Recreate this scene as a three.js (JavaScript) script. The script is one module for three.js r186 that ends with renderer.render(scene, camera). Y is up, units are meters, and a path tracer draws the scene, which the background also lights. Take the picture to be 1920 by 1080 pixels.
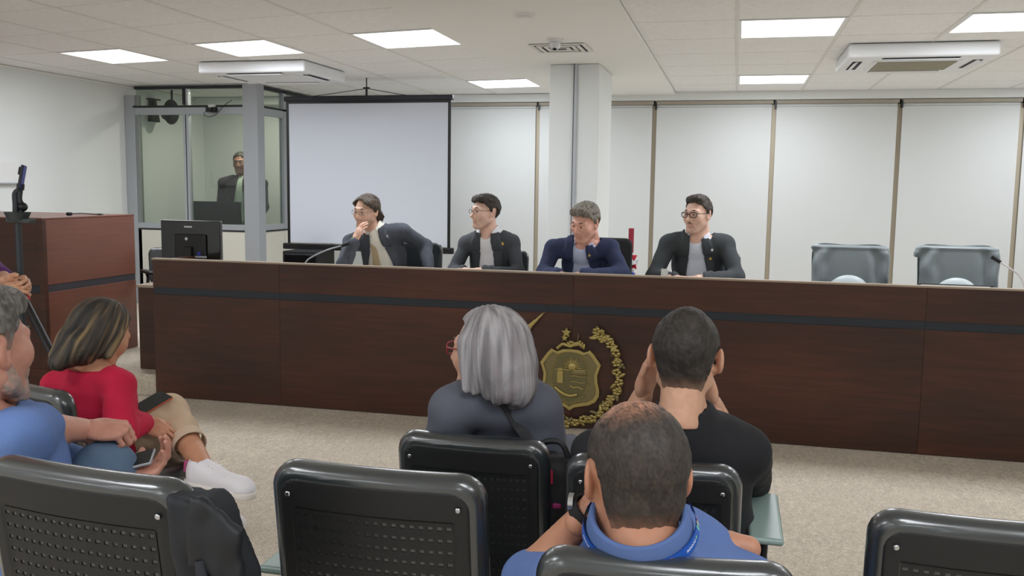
import * as THREE from 'three';
import { mergeGeometries, toCreasedNormals } from 'three/addons/utils/BufferGeometryUtils.js';
import { RoundedBoxGeometry } from 'three/addons/geometries/RoundedBoxGeometry.js';
import { ImprovedNoise } from 'three/addons/math/ImprovedNoise.js';
import { RectAreaLightUniformsLib } from 'three/addons/lights/RectAreaLightUniformsLib.js';

RectAreaLightUniformsLib.init();
const scene = new THREE.Scene();
scene.background = new THREE.Color(0x000000);
const renderer = new THREE.WebGLRenderer({ antialias: true });
renderer.toneMapping = THREE.LinearToneMapping;
renderer.toneMappingExposure = 1.0;
renderer.shadowMap.enabled = true;

// camera: standing at the back of the audience, eye level 1.55 m
const FOCAL = 1702.65;
const camera = new THREE.PerspectiveCamera(2 * Math.atan(540 / FOCAL) * 180 / Math.PI, 1920 / 1080, 0.05, 60);
camera.position.set(0, 1.55, 0);
camera.rotation.set(-0.1102, 0.23901, 0.01364, 'YXZ');
camera.updateMatrixWorld(true);
scene.add(camera);

const LIGHT_POWER = 15.5;      // radiance of every ceiling panel
const CEIL = 2.6476, PLAT = 0.15;

// ---------- helpers ----------
const V = (x, y, z) => new THREE.Vector3(x, y, z);
function ray(px, py) { return V((px - 960) / FOCAL, (540 - py) / FOCAL, -1).applyQuaternion(camera.quaternion); }
const atD = (px, py, D) => camera.position.clone().addScaledVector(ray(px, py), D);
const atZ = (px, py, z) => { const d = ray(px, py); return camera.position.clone().addScaledVector(d, z / d.z); };
const atY = (px, py, y) => { const d = ray(px, py); return camera.position.clone().addScaledVector(d, (y - 1.55) / d.y); };
const atX = (px, py, x) => { const d = ray(px, py); return camera.position.clone().addScaledVector(d, x / d.x); };
let seed = 12345;
const rnd = () => { seed = (seed * 1664525 + 1013904223) >>> 0; return seed / 4294967296; };
const rr = (a, b) => a + (b - a) * rnd();
const perlin = new ImprovedNoise();
const N3 = (x, y, z) => perlin.noise(x + 37.1, y + 11.7, z + 5.3);
const clamp = (x, a = 0, b = 1) => Math.max(a, Math.min(b, x));
const sstep = (a, b, x) => { const t = clamp((x - a) / (b - a)); return t * t * (3 - 2 * t); };
const lerp = (a, b, t) => a + (b - a) * t;

const used = {};
function numbered(name) { const n = used[name] = (used[name] ?? -1) + 1; return n ? name + '_' + String(n).padStart(3, '0') : name; }
function shadow(o) { o.traverse(m => { if (m.isMesh) { m.castShadow = true; m.receiveShadow = true; } }); return o; }
function mesh(name, geo, mat, parent) { const m = new THREE.Mesh(geo, mat); m.name = name; m.castShadow = m.receiveShadow = true; if (parent) parent.add(m); return m; }
function thing(name, label, category, pos, group) {
  const o = new THREE.Group(); o.name = numbered(name); scene.add(o);
  if (pos) o.position.copy(pos);
  o.userData = { label, category }; if (group) o.userData.group = group;
  return o;
}
function single(name, geo, mat, label, category, pos, group) {
  const m = mesh(numbered(name), geo, mat, scene); if (pos) m.position.copy(pos);
  m.userData = { label, category }; if (group) m.userData.group = group; return m;
}
function struct(name, geo, mat, label, category = 'structure') {
  const m = geo ? mesh(name, geo, mat, scene) : new THREE.Group();
  if (!geo) { m.name = name; scene.add(m); }
  m.userData = { kind: 'structure', label, category }; return m;
}
// uv in metres on boxes
function boxUV(g) {
  const p = g.attributes.position, n = g.attributes.normal, uv = g.attributes.uv;
  for (let i = 0; i < p.count; i++) {
    const ax = Math.abs(n.getX(i)), ay = Math.abs(n.getY(i)), az = Math.abs(n.getZ(i));
    if (az >= ax && az >= ay) uv.setXY(i, p.getX(i), p.getY(i));
    else if (ax >= ay) uv.setXY(i, p.getZ(i), p.getY(i));
    else uv.setXY(i, p.getX(i), p.getZ(i));
  }
  return g;
}
function box(x0, x1, y0, y1, z0, z1) {
  const g = new THREE.BoxGeometry(x1 - x0, y1 - y0, z1 - z0);
  g.translate((x0 + x1) / 2, (y0 + y1) / 2, (z0 + z1) / 2); return boxUV(g);
}
function rbox(x0, x1, y0, y1, z0, z1, r = 0.004, s = 2) {
  const g = new RoundedBoxGeometry(x1 - x0, y1 - y0, z1 - z0, s, r);
  g.translate((x0 + x1) / 2, (y0 + y1) / 2, (z0 + z1) / 2); return boxUV(g);
}
function tube(pts, r, seg = 24, rad = 8) { return new THREE.TubeGeometry(new THREE.CatmullRomCurve3(pts), seg, r, rad, false); }
function rod(a, b, r0, r1 = r0, s = 12) {
  const d = b.clone().sub(a), g = new THREE.CylinderGeometry(r1, r0, d.length(), s);
  g.applyQuaternion(new THREE.Quaternion().setFromUnitVectors(V(0, 1, 0), d.clone().normalize()));
  const m = a.clone().add(b).multiplyScalar(0.5); g.translate(m.x, m.y, m.z); return g;
}
function merge(list) { return mergeGeometries(list.map(g => { const q = g.index ? g.toNonIndexed() : g.clone(); for (const k of Object.keys(q.attributes)) if (!['position', 'normal', 'uv'].includes(k)) q.deleteAttribute(k); if (!q.attributes.uv) q.setAttribute('uv', new THREE.BufferAttribute(new Float32Array(q.attributes.position.count * 2), 2)); return q; })); }

// ---------- procedural textures ----------
function tex(w, h, fn, { srgb = true, repeat = [1, 1] } = {}) {
  const d = new Uint8Array(w * h * 4);
  for (let y = 0; y < h; y++) for (let x = 0; x < w; x++) {
    const c = fn(x / w, y / h), i = (y * w + x) * 4;
    d[i] = clamp(c[0]) * 255; d[i + 1] = clamp(c[1]) * 255; d[i + 2] = clamp(c[2]) * 255; d[i + 3] = 255;
  }
  const t = new THREE.DataTexture(d, w, h); t.wrapS = t.wrapT = THREE.RepeatWrapping; t.magFilter = THREE.LinearFilter;
  t.minFilter = THREE.LinearMipmapLinearFilter; t.generateMipmaps = true;
  if (srgb) t.colorSpace = THREE.SRGBColorSpace;
  t.repeat.set(...repeat); t.needsUpdate = true; return t;
}
// periodic noise on the unit square
const pn = (u, v, fx, fy, s) => {
  const a = N3(u * fx, v * fy, s), b = N3((u - 1) * fx, v * fy, s), c = N3(u * fx, (v - 1) * fy, s), e = N3((u - 1) * fx, (v - 1) * fy, s);
  return lerp(lerp(a, b, u), lerp(c, e, u), v);
};
const hash = (() => { const t = new Float32Array(65536); for (let i = 0; i < 65536; i++) t[i] = rnd(); return (x, y) => t[((x & 255) << 8) | (y & 255)]; })();
const woodTone = (u, v) => {
  const w = pn(u, v, 3, 9, 1.5) * 0.5;
  const g = pn(u, v + w * 0.04, 6, 60, 3.1) * 0.55 + pn(u, v, 14, 190, 8.3) * 0.35 + pn(u, v, 2, 3, 6.6) * 0.9;
  return g;
};
const woodTex = (c0, c1) => tex(512, 512, (u, v) => { const t = clamp(0.5 + woodTone(u, v) * 0.75); return [0, 1, 2].map(i => lerp(c0[i], c1[i], t)); }, { repeat: [0.55, 0.8] });
const carpetMap = tex(512, 512, (u, v) => {
  const i = Math.floor(u * 512), j = Math.floor(v * 512);
  const n = (hash(i, j) - 0.5) * 0.15 + (hash(i >> 1, j >> 1) - 0.5) * 0.13 + pn(u, v, 9, 9, 2.2) * 0.03 + pn(u, v, 60, 34, 4.2) * 0.07;
  return [0.83 + n, 0.785 + n, 0.72 + n * 0.95];
}, { repeat: [0.75, 0.75] });
const carpetBump = tex(512, 512, (u, v) => { const i = Math.floor(u * 512), j = Math.floor(v * 512); const n = 0.5 + (hash(i, j + 9) - 0.5) * 0.6 + (hash((i >> 1) + 7, j >> 1) - 0.5) * 0.4; return [n, n, n]; }, { srgb: false, repeat: [0.75, 0.75] });
const grainBump = tex(256, 256, (u, v) => { const i = Math.floor(u * 256), j = Math.floor(v * 256); const n = 0.5 + pn(u, v, 24, 24, 1) * 0.5 + (hash(i, j) - 0.5) * 0.3; return [n, n, n]; }, { srgb: false, repeat: [5, 5] });
const clothBump = tex(256, 256, (u, v) => { const n = 0.5 + 0.25 * Math.sin(u * 402) + 0.25 * Math.sin(v * 402); return [n, n, n]; }, { srgb: false, repeat: [4, 4] });
const tileMap = tex(256, 256, (u, v) => { const i = Math.floor(u * 256), j = Math.floor(v * 256); const n = (hash(i, j) - 0.5) * 0.05 + pn(u, v, 18, 18, 7) * 0.03; return [0.95 + n, 0.95 + n, 0.945 + n]; }, { repeat: [1.6, 1.6] });
const mesh3D = tex(64, 64, (u, v) => { const n = (Math.floor(u * 16) + Math.floor(v * 16)) % 2 ? 0.10 : 0.16; return [n, n, n * 1.05]; }, { repeat: [20, 20] });

const std = (color, roughness = 0.6, o = {}) => new THREE.MeshStandardMaterial({ color, roughness, ...o });
const phys = (color, roughness = 0.6, o = {}) => new THREE.MeshPhysicalMaterial({ color, roughness, ...o });
const M = {
  wall: std(0xe5e8e7, 0.9, { bumpMap: grainBump, bumpScale: 0.0004 }),
  plaster: std(0xf2f2ef, 0.92),
  tile: std(0xffffff, 0.95, { map: tileMap }),
  tbar: std(0xe2e1dc, 0.6),
  carpet: std(0xffffff, 1, { map: carpetMap, bumpMap: carpetBump, bumpScale: 0.004 }),
  wood: phys(0xffffff, 0.5, { map: woodTex([0.19, 0.085, 0.042], [0.335, 0.17, 0.09]), clearcoat: 0.06, clearcoatRoughness: 0.35 }),
  woodB: phys(0xffffff, 0.5, { map: woodTex([0.2, 0.092, 0.046], [0.35, 0.185, 0.1]), clearcoat: 0.06, clearcoatRoughness: 0.35 }),
  woodSheen: phys(0xffffff, 0.4, { map: woodTex([0.40, 0.225, 0.17], [0.49, 0.295, 0.23]), clearcoat: 0.35, clearcoatRoughness: 0.3 }),  // wood turned pinkish: reflected light is put into its colour
  worktop: std(0xd2c8ba, 0.5),  // pale colour chosen so the top bounces fill light onto the seated men
  edge: std(0xa89684, 0.5),
  strip: std(0x1d2630, 0.5),
  white: std(0xe8e9e8, 0.5),
  panelWhite: std(0xe4e2d6, 0.6),
  alu: std(0xb4b8be, 0.45, { metalness: 0.25 }),
  darkGasket: std(0x2a2a30, 0.6),
  black: std(0x0c0d0f, 0.45),
  blackMatte: std(0x111214, 0.8),
  blackGloss: phys(0x0a0b0d, 0.22, { clearcoat: 0.5 }),
  chrome: std(0xbcbec2, 0.25, { metalness: 1 }),
  steel: std(0x2b2d30, 0.4, { metalness: 0.6 }),
  blind: std(0xd3d6d6, 0.85, { bumpMap: clothBump, bumpScale: 0.0002 }),
  mullion: std(0xb5aa96, 0.55, { metalness: 0.2 }),
  rail: std(0xa39b8e, 0.55),
  glassDark: phys(0x20262a, 0.1),
  glass: phys(0xe6ece8, 0.03, { transmission: 1, thickness: 0, ior: 1.45 }),
  screen: std(0xd4d9e4, 0.9),
  vinyl: phys(0x23282a, 0.34, { bumpMap: grainBump, bumpScale: 0.0002, clearcoat: 1, clearcoatRoughness: 0.2, ior: 1.6 }),
  shell: std(0x0f1012, 0.55, { bumpMap: grainBump, bumpScale: 0.0002 }),
  leather: phys(0x7b8488, 0.4, { bumpMap: grainBump, bumpScale: 0.0004, clearcoat: 0.2, clearcoatRoughness: 0.4 }),
  meshFabric: std(0xffffff, 0.8, { map: mesh3D }),
  tabletSheen: phys(0x8ea39d, 0.35),  // sage base colour carries the ceiling sheen of a glossy dark surface
  brass: std(0xb5a468, 0.38, { metalness: 0.75 }),
  brassDark: std(0x847a56, 0.5, { metalness: 0.65 }),
  acWhite: std(0xe9ebee, 0.45),
  acGrille: std(0x9b9683, 0.7),
  slot: std(0x26262e, 0.8),
  led: std(0xffffff, 0.5, { emissive: 0xffffff, emissiveIntensity: 3.0 }),
};
// ================= THE ROOM =================
const X0 = -6.83, X1 = 4.7, Z0 = -10.78, Z1 = 3.4;
struct('floor', box(X0 - 0.2, X1 + 0.2, -0.2, 0, Z0 - 0.2, Z1 + 0.2), M.carpet, 'beige flecked carpet floor of the meeting room', 'floor');
struct('wall_left', box(X0 - 0.2, X0, 0, CEIL + 0.3, Z0, Z1), M.wall, 'plain white side wall beside the wooden lectern', 'wall');
struct('wall_right', box(X1, X1 + 0.2, 0, CEIL + 0.3, Z0, Z1), M.wall, 'plain white side wall at the far end of the desk', 'wall');
struct('wall_rear', box(X0 - 0.2, X1 + 0.2, 0, CEIL + 0.3, Z1, Z1 + 0.2), M.wall, 'plain white wall behind the audience', 'wall');
struct('wall_back', box(X0 - 0.2, X1 + 0.2, 0, CEIL + 0.3, Z0 - 0.2, Z0), M.wall, 'white wall behind the roller blinds', 'wall');
// raised platform behind the desk
struct('floor_platform', box(X0, X1, 0, PLAT, Z0, -5.745), M.carpet, 'low carpeted platform carrying the long desk and booth', 'platform');

// column
{
  const c = struct('column', null, null, 'square white column behind the seated panel', 'column');
  mesh('column_shaft', rbox(-1.613, -1.176, PLAT, CEIL - 0.03, -8.71, -7.90, 0.012), M.wall, c);
  mesh('cable_trunking', rbox(-1.392, -1.366, PLAT, CEIL - 0.03, -7.90, -7.88, 0.003), M.alu, c);
  mesh('trunking_seam', box(-1.399, -1.392, PLAT, CEIL - 0.03, -7.90, -7.887), M.slot, c);
}
// ceiling: slab, plaster band and tiles
const ceiling = struct('ceiling', null, null, 'suspended ceiling of square tiles with a plaster band', 'ceiling');
mesh('slab', box(X0 - 0.2, X1 + 0.2, CEIL + 0.02, CEIL + 0.3, Z0 - 0.2, Z1 + 0.2), M.plaster, ceiling);
struct('ceiling_band', box(-2.06, -0.706, CEIL - 0.03, CEIL + 0.019, Z0, Z1), M.plaster, 'smooth plaster ceiling band leading to the column', 'ceiling');
mesh('wall_soffit', box(-0.706, X1, CEIL - 0.004, CEIL + 0.02, Z0, -10.55), M.plaster, ceiling);
const lightSpots = [];
const holes = [];
function quadSlab(c4, y0, y1) {
  // c4: four [x,z] corners in order
  const s = new THREE.Shape(c4.map(([x, z]) => new THREE.Vector2(x, -z)));
  const g = new THREE.ExtrudeGeometry(s, { depth: y1 - y0, bevelEnabled: false });
  g.rotateX(-Math.PI / 2); g.translate(0, y0, 0);
  return g;
}
// left field follows its own slightly skewed grid, right field is square to the wall
const LEFTX = (i) => -2.06 - 0.728 * i, SK = 0.17;
const leftZ = (x, j) => -6.16 - 0.7336 * j + SK * (x + 2.06);
const RIGHTX = (i) => (i === 0 ? -0.706 : -0.034 + 0.689 * (i - 1)), rightZ = (j) => -6.19 - 0.7336 * j;
const lamps = new Set(['L0,0', 'L2,0', 'L4,0', 'L0,4', 'R1,0', 'R1,4', 'R3,0', 'R5,0', 'R5,4', 'L0,-8', 'L4,-8', 'R5,-8', 'L0,-12', 'L4,-12', 'R1,-8', 'R3,-8', 'L2,-12', 'R1,-12']);  // panels over the audience are unseen, some added for more front light
const acs = [[-4.78, -3.73, -8.355, -7.48], [0.773, 1.803, -8.22, -7.28]];
const GAP = 0.0045;
for (let j = -13; j < 7; j++) for (const [side, n] of [['L', 7], ['R', 8]]) for (let i = 0; i < n; i++) {
  let xa, xb, c4;
  if (side === 'L') {
    xa = Math.max(LEFTX(i + 1), X0) + GAP; xb = LEFTX(i) - GAP; if (xb - xa < 0.05) continue;
    const z = (x, k, s) => Math.min(Math.max(leftZ(x, k) + s * GAP, Z0), Z1);
    c4 = [[xa, z(xa, j + 1, 1)], [xb, z(xb, j + 1, 1)], [xb, z(xb, j, -1)], [xa, z(xa, j, -1)]];
  } else {
    xa = RIGHTX(i) + GAP; xb = Math.min(RIGHTX(i + 1), X1) - GAP; if (xb - xa < 0.05) continue;
    const za = Math.max(rightZ(j + 1), -10.55) + GAP, zb = Math.min(rightZ(j) - GAP, Z1); if (zb - za < 0.05) continue;
    c4 = [[xa, za], [xb, za], [xb, zb], [xa, zb]];
  }
  if (Math.abs(c4[0][1] - c4[3][1]) < 0.05) continue;
  if (lamps.has(`${side}${i},${j}`)) { lightSpots.push({ c4, key: `${side}${i},${j}` }); continue; }
  const big = j < -3;     // out of view above the camera
  mesh('ceiling_tile', quadSlab(c4, CEIL, CEIL + 0.016), M.tile, ceiling);
}
// visible runner bars of the grid
for (const i of [0, 1, 2, 3, 4, 5, 6]) mesh('grid_bar', box(LEFTX(i) - 0.011, LEFTX(i) + 0.011, CEIL - 0.004, CEIL + 0.02, Z0, Z1), M.tbar, ceiling);
for (const i of [1, 2, 3, 4, 5, 6, 7]) mesh('grid_bar', box(RIGHTX(i) - 0.011, RIGHTX(i) + 0.011, CEIL - 0.004, CEIL + 0.02, -10.55, Z1), M.tbar, ceiling);
struct('trim_1', box(X0, X0 + 0.02, CEIL - 0.024, CEIL - 0.004, Z0, Z1), M.plaster, 'thin white trim where side wall meets ceiling', 'trim');

// ceiling light panels
const lightLabels = {
  'L0,0': 'square white ceiling light panel next to the plaster band, in front of the projection screen',
  'L2,0': 'square white ceiling light panel just in front of the cassette air conditioner by the booth',
  'L4,0': 'square white ceiling light panel nearest the plain side wall',
  'L0,4': 'square white ceiling light panel beside the column, above the projection screen corner',
  'R1,0': 'square white ceiling light panel across the plaster band, second row from the blinds',
  'R1,4': 'square white ceiling light panel close to the roller blinds, across from the column',
  'R3,0': 'square white ceiling light panel just in front of the grilled cassette air conditioner',
  'R5,4': 'square white ceiling light panel near the blinds at the far end of the row',
  'R5,0': 'square white ceiling light panel beyond the grilled cassette air conditioner, by the far wall',
};
for (const { c4, key } of lightSpots) {
  const cx = c4.reduce((s, p) => s + p[0], 0) / 4, cz = c4.reduce((s, p) => s + p[1], 0) / 4;
  const inView = lightLabels[key];
  const t = thing('ceiling_light', inView || 'unseen square white ceiling light panel above the audience seats', 'ceiling light', V(cx, CEIL, cz), inView ? 'square ceiling light panels' : 'ceiling light panels above the audience');
  const loc = c4.map(([x, z]) => [x - cx, z - cz]), f = 0.93;
  const inner = loc.map(([x, z]) => [x * f, z * f]);
  const sh = new THREE.Shape(loc.map(([x, z]) => new THREE.Vector2(x, -z))); sh.holes.push(new THREE.Path(inner.map(([x, z]) => new THREE.Vector2(x, -z))));
  const fg = new THREE.ExtrudeGeometry(sh, { depth: 0.02, bevelEnabled: false }); fg.rotateX(-Math.PI / 2); fg.translate(0, -0.006, 0);
  mesh('frame', fg, M.white, t);
  mesh('diffuser', quadSlab(inner, 0.0, 0.012), M.led, t);
  const w = (loc[1][0] - loc[0][0]) * f * 0.98, h = Math.abs(loc[0][1] - loc[3][1]) * f * 0.98;
  const l = new THREE.RectAreaLight(0xf3f8ff, LIGHT_POWER, w, h); l.position.set(0, -0.012, 0); l.rotation.x = -Math.PI / 2; l.castShadow = true; t.add(l);
}
// cassette air conditioners
function cassette([x0, x1, z0, z1], label, grille) {
  const cx = (x0 + x1) / 2, cz = (z0 + z1) / 2, w = (x1 - x0) / 2, d = (z1 - z0) / 2, b = -0.106;
  const t = thing('air_conditioner', label, 'air conditioner', V(cx, CEIL, cz));
  mesh('casing', rbox(-w, w, b, -0.005, -d, d, 0.018, 4), M.acWhite, t);
  mesh('face_panel', rbox(-w * 0.6, w * 0.6, b - 0.008, b + 0.01, -d * 0.58, d * 0.58, 0.006, 2), M.acWhite, t);
  if (grille) for (let k = 0; k < 12; k++) { const z = -d * 0.5 + k * d / 11.5; mesh('grille_slat', box(-w * 0.54, w * 0.54, b - 0.014, b - 0.008, z, z + d * 0.062), M.acGrille, t); }
  for (const [sx, sz] of [[0, 1], [0, -1], [1, 0], [-1, 0]]) {
    const lx = sx ? 0.035 : w * 0.52, lz = sz ? 0.028 : d * 0.5, px = sx * w * 0.82, pz = sz * d * 0.82;
    mesh('air_slot', box(px - lx, px + lx, b - 0.002, b + 0.01, pz - lz, pz + lz), M.slot, t);
    const v = mesh('louvre', rbox(-(sx ? 0.022 : lx * 0.98), sx ? 0.022 : lx * 0.98, -0.003, 0.003, -(sz ? 0.02 : lz * 0.98), sz ? 0.02 : lz * 0.98, 0.002), M.acWhite, t);
    v.position.set(px + sx * 0.008, b - 0.006, pz + sz * 0.006); v.rotation.set(sz * 0.45, 0, -sx * 0.45);
  }
}
cassette(acs[0], 'white cassette air conditioner with plain face on the ceiling by the glass booth', false);
cassette(acs[1], 'white cassette air conditioner with beige central grille on the ceiling', true);
// air diffuser in the plaster band, sensor, smoke detector
{
  const y = CEIL - 0.03, t = thing('air_diffuser', 'square louvred air diffuser in the plaster ceiling band', 'air vent', V(-1.338, y, -6.98));
  for (let k = 0; k < 4; k++) {
    const o = 0.213 - k * 0.047, i = o - 0.029, s = new THREE.Shape([[-o, -o], [o, -o], [o, o], [-o, o]].map(p => new THREE.Vector2(...p)));
    s.holes.push(new THREE.Path([[-i, -i], [i, -i], [i, i], [-i, i]].map(p => new THREE.Vector2(...p))));
    const g = new THREE.ExtrudeGeometry(s, { depth: 0.006, bevelEnabled: false }); g.rotateX(Math.PI / 2); g.translate(0, -0.004 - (k % 2) * 0.004, 0);
    mesh('louvre_ring', g, M.tbar, t);
  }
  mesh('duct_recess', box(-0.207, 0.207, -0.003, -0.0005, -0.207, 0.207), M.slot, t);
  const s = thing('ceiling_sensor', 'small white dome sensor hanging in front of the square air diffuser', 'sensor', V(-1.31, y, -6.59));
  mesh('mount', new THREE.CylinderGeometry(0.055, 0.06, 0.02, 24).translate(0, -0.01, 0), M.white, s);
  mesh('dome', new THREE.SphereGeometry(0.042, 20, 12).translate(0, -0.035, 0), phys(0xd8d8de, 0.2, { clearcoat: 1 }), s);
  mesh('lens', new THREE.SphereGeometry(0.018, 14, 10).translate(0, -0.064, 0.012), M.slot, s);
  const d = thing('smoke_detector', 'flat round cream smoke detector on the plaster ceiling band', 'smoke detector', V(-1.31, y, -5.62));
  mesh('base', new THREE.CylinderGeometry(0.062, 0.065, 0.012, 28).translate(0, -0.006, 0), M.plaster, d);
  mesh('cover', new THREE.CylinderGeometry(0.038, 0.048, 0.02, 28).translate(0, -0.02, 0), M.plaster, d);
}
// windows and roller blinds
const gaps = [-4.93, -3.62, -2.296, -0.935, 0.375, 1.674, 2.867, 4.09];
for (let i = 0; i < gaps.length - 1; i++) {
  const a = gaps[i], b = gaps[i + 1];
  const w = struct('window_' + (i + 1), null, null, 'dark window pane behind a closed roller blind', 'window');
  mesh('pane', box(a + 0.03, b - 0.03, 0.5, 2.5, -10.77, -10.76), M.glassDark, w);
  mesh('mullion', box(a - 0.03, a + 0.03, PLAT, 2.5, -10.775, -10.612), M.mullion, w);
  const names = ['behind the projection screen, next to the glass booth', 'behind the projection screen', 'between the projection screen and the column', 'partly behind the white column', 'behind the man with dark-rimmed glasses', 'behind the first empty leather chair', 'behind the last empty leather chair'];
  const full = ['lowered white roller blind next to the booth, covered by the projection screen', 'lowered white roller blind showing beside the projection screen edge', 'lowered white roller blind behind the column and the man with open collar', 'lowered white roller blind behind the man with dark-rimmed glasses', 'lowered white roller blind behind the empty leather chair with gathered folds', 'lowered white roller blind behind the end leather chair', 'lowered white roller blind at the end of the window row'];
  const t = thing('roller_blind', full[i], 'roller blind', V((a + b) / 2, 0, -10.584), 'roller blinds along the window wall');
  const hw = (b - a) / 2 - 0.025;
  mesh('fabric', box(-hw, hw, 0.3, 2.474, -0.004, 0.0), M.blind, t);
  mesh('roller_tube', rod(V(-hw, 2.49, -0.028), V(hw, 2.49, -0.028), 0.024), M.blind, t);
  mesh('bottom_bar', rbox(-hw, hw, 0.28, 0.31, -0.012, 0.008, 0.004), M.white, t);
  mesh('head_rail', rbox(-hw - 0.015, hw + 0.015, 2.508, 2.547, -0.06, 0.02, 0.004), M.rail, t);
  mesh('bracket', box(-hw - 0.02, -hw, 2.457, 2.536, -0.04, 0.024), M.steel, t);
}
struct('trim_2', box(X0, X1, 2.552, CEIL - 0.005, -10.78, -10.556), M.wall, 'white bulkhead strip above the roller blinds', 'trim');
mesh('sill_wall', box(X0, X1, PLAT, 0.5, -10.78, -10.72), M.wall, scene).userData = { kind: 'structure', label: 'white sill wall under the windows', category: 'wall' };
scene.children[scene.children.length - 1].name = 'wall_sill';

// wall-mounted white box on the left wall
{
  const a = atX(0, 303, X0), b = atX(31, 343, X0), c = atX(31, 303, X0);
  const t = thing('wall_cabinet', 'shallow white wall-mounted board above the lectern', 'wall board', V(X0, b.y, b.z));
  mesh('board', rbox(0, 0.035, 0, c.y - b.y, 0, 1.2, 0.006), M.white, t);
  mesh('lower_rail', rbox(0.0, 0.05, -0.012, 0.002, 0, 1.2, 0.003), M.alu, t);
}

// ================= LONG DESK =================
{
  const t = thing('panel_desk', 'long dark brown wooden conference desk with a black inlay strip', 'desk', V(0, 0, -5.7));
  const joints = [-4.05, -3.05, -0.985, 1.11, 3.2];
  for (let i = 0; i < 4; i++) {
    const a = joints[i] + 0.0006, b = joints[i + 1] - 0.0006;
    const shift = g => { const uv = g.attributes.uv; for (let k = 0; k < uv.count; k++) uv.setXY(k, uv.getX(k) + i * 1.37, uv.getY(k) + i * 0.43); return g; };
    mesh('lower_panel', shift(rbox(a, b, 0.005, 0.752, -0.03, 0, 0.0008)), i % 2 ? M.woodB : M.wood, t);
    mesh('upper_panel', shift(rbox(a, b, 0.803, 1.0, -0.03, 0, 0.0008)), i % 2 ? M.wood : M.woodB, t);
    mesh('inlay_strip', box(a, b, 0.752, 0.803, -0.03, -0.006), M.strip, t);
  }
  mesh('top_edge', rbox(-4.055, 3.2, 1.0, 1.012, -0.045, 0.003, 0.002), M.edge, t);
  mesh('core_panel', box(-4.04, 3.19, 0.005, 1.0, -0.043, -0.03), M.strip, t);
  mesh('end_panel', box(-4.05, -4.02, PLAT + 0.001, 0.995, -0.6, -0.046), M.wood, t);
  mesh('worktop', rbox(-4.02, 3.2, 0.885, 0.915, -0.64, -0.046, 0.004), M.worktop, t);
  for (const x of [-2.0, 0.1, 2.1]) mesh('support_panel', box(x - 0.012, x + 0.012, PLAT + 0.001, 0.885, -0.55, -0.046), M.wood, t);
  // lower return wing at the end of the desk
  const w = thing('desk_wing', 'low dark wooden wing at the end of the long desk', 'desk wing', V(-4.32, PLAT, -5.9));
  mesh('wing_panel', box(-0.0, 0.265, 0.001, 0.62, -0.7, 0.0), M.wood, w);
  mesh('wing_top', rbox(-0.012, 0.267, 0.62, 0.64, -0.7, 0.01, 0.003), M.edge, w);
}
// ================= LECTERN =================
{
  const x1 = -4.93, zf = -5.655, zb = -6.71, top = 1.27;
  const t = thing('lectern_desk', 'tall brown wooden side desk with pinkish painted sheen and dark strip against the wall', 'side desk', V(x1, PLAT, zf));
  const L = zf - zb, h = top - PLAT;
  mesh('side_panel_upper', rbox(-0.03, 0, 0.632, h, -L, -0.035, 0.003), M.woodSheen, t);
  mesh('side_panel_lower', rbox(-0.03, 0, 0.002, 0.577, -L, -0.035, 0.003), M.woodSheen, t);
  mesh('side_strip', box(-0.03, -0.005, 0.577, 0.632, -L, -0.035), std(0x3a363c, 0.5), t);
  mesh('corner_post', rbox(-0.04, 0.004, 0.002, h, -0.036, 0.004, 0.004), M.woodB, t);
  mesh('front_panel_upper', rbox(-1.88, -0.04, 0.632, h, -0.03, 0, 0.003), M.wood, t);
  mesh('front_panel_lower', rbox(-1.88, -0.04, 0.002, 0.577, -0.03, 0, 0.003), M.wood, t);
  mesh('front_strip', box(-1.88, -0.04, 0.577, 0.632, -0.03, -0.006), M.strip, t);
  mesh('plinth', box(-1.88, 0, -PLAT + 0.002, 0.002, -0.085, 0), M.wood, t);
  mesh('top', rbox(-1.88, 0.004, h, h + 0.012, -L, 0.006, 0.003), M.woodSheen, t);
  // microphone lying on it
  const m = thing('desk_microphone', 'small black microphone lying on top of the side desk', 'microphone', V(x1 - 0.1, top + 0.012, -6.05));
  mesh('head', new THREE.CapsuleGeometry(0.014, 0.03, 4, 10).rotateX(Math.PI / 2).translate(0.06, 0.02, 0.06), M.blackMatte, m);
  mesh('stem', tube([V(0.06, 0.02, 0.03), V(0.06, 0.022, -0.06), V(0.05, 0.012, -0.2), V(0.02, 0.004, -0.34)], 0.004), M.black, m);
  mesh('foot', new THREE.CylinderGeometry(0.02, 0.025, 0.012, 16).translate(0.02, 0.006, -0.34), M.black, m);
}
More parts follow.
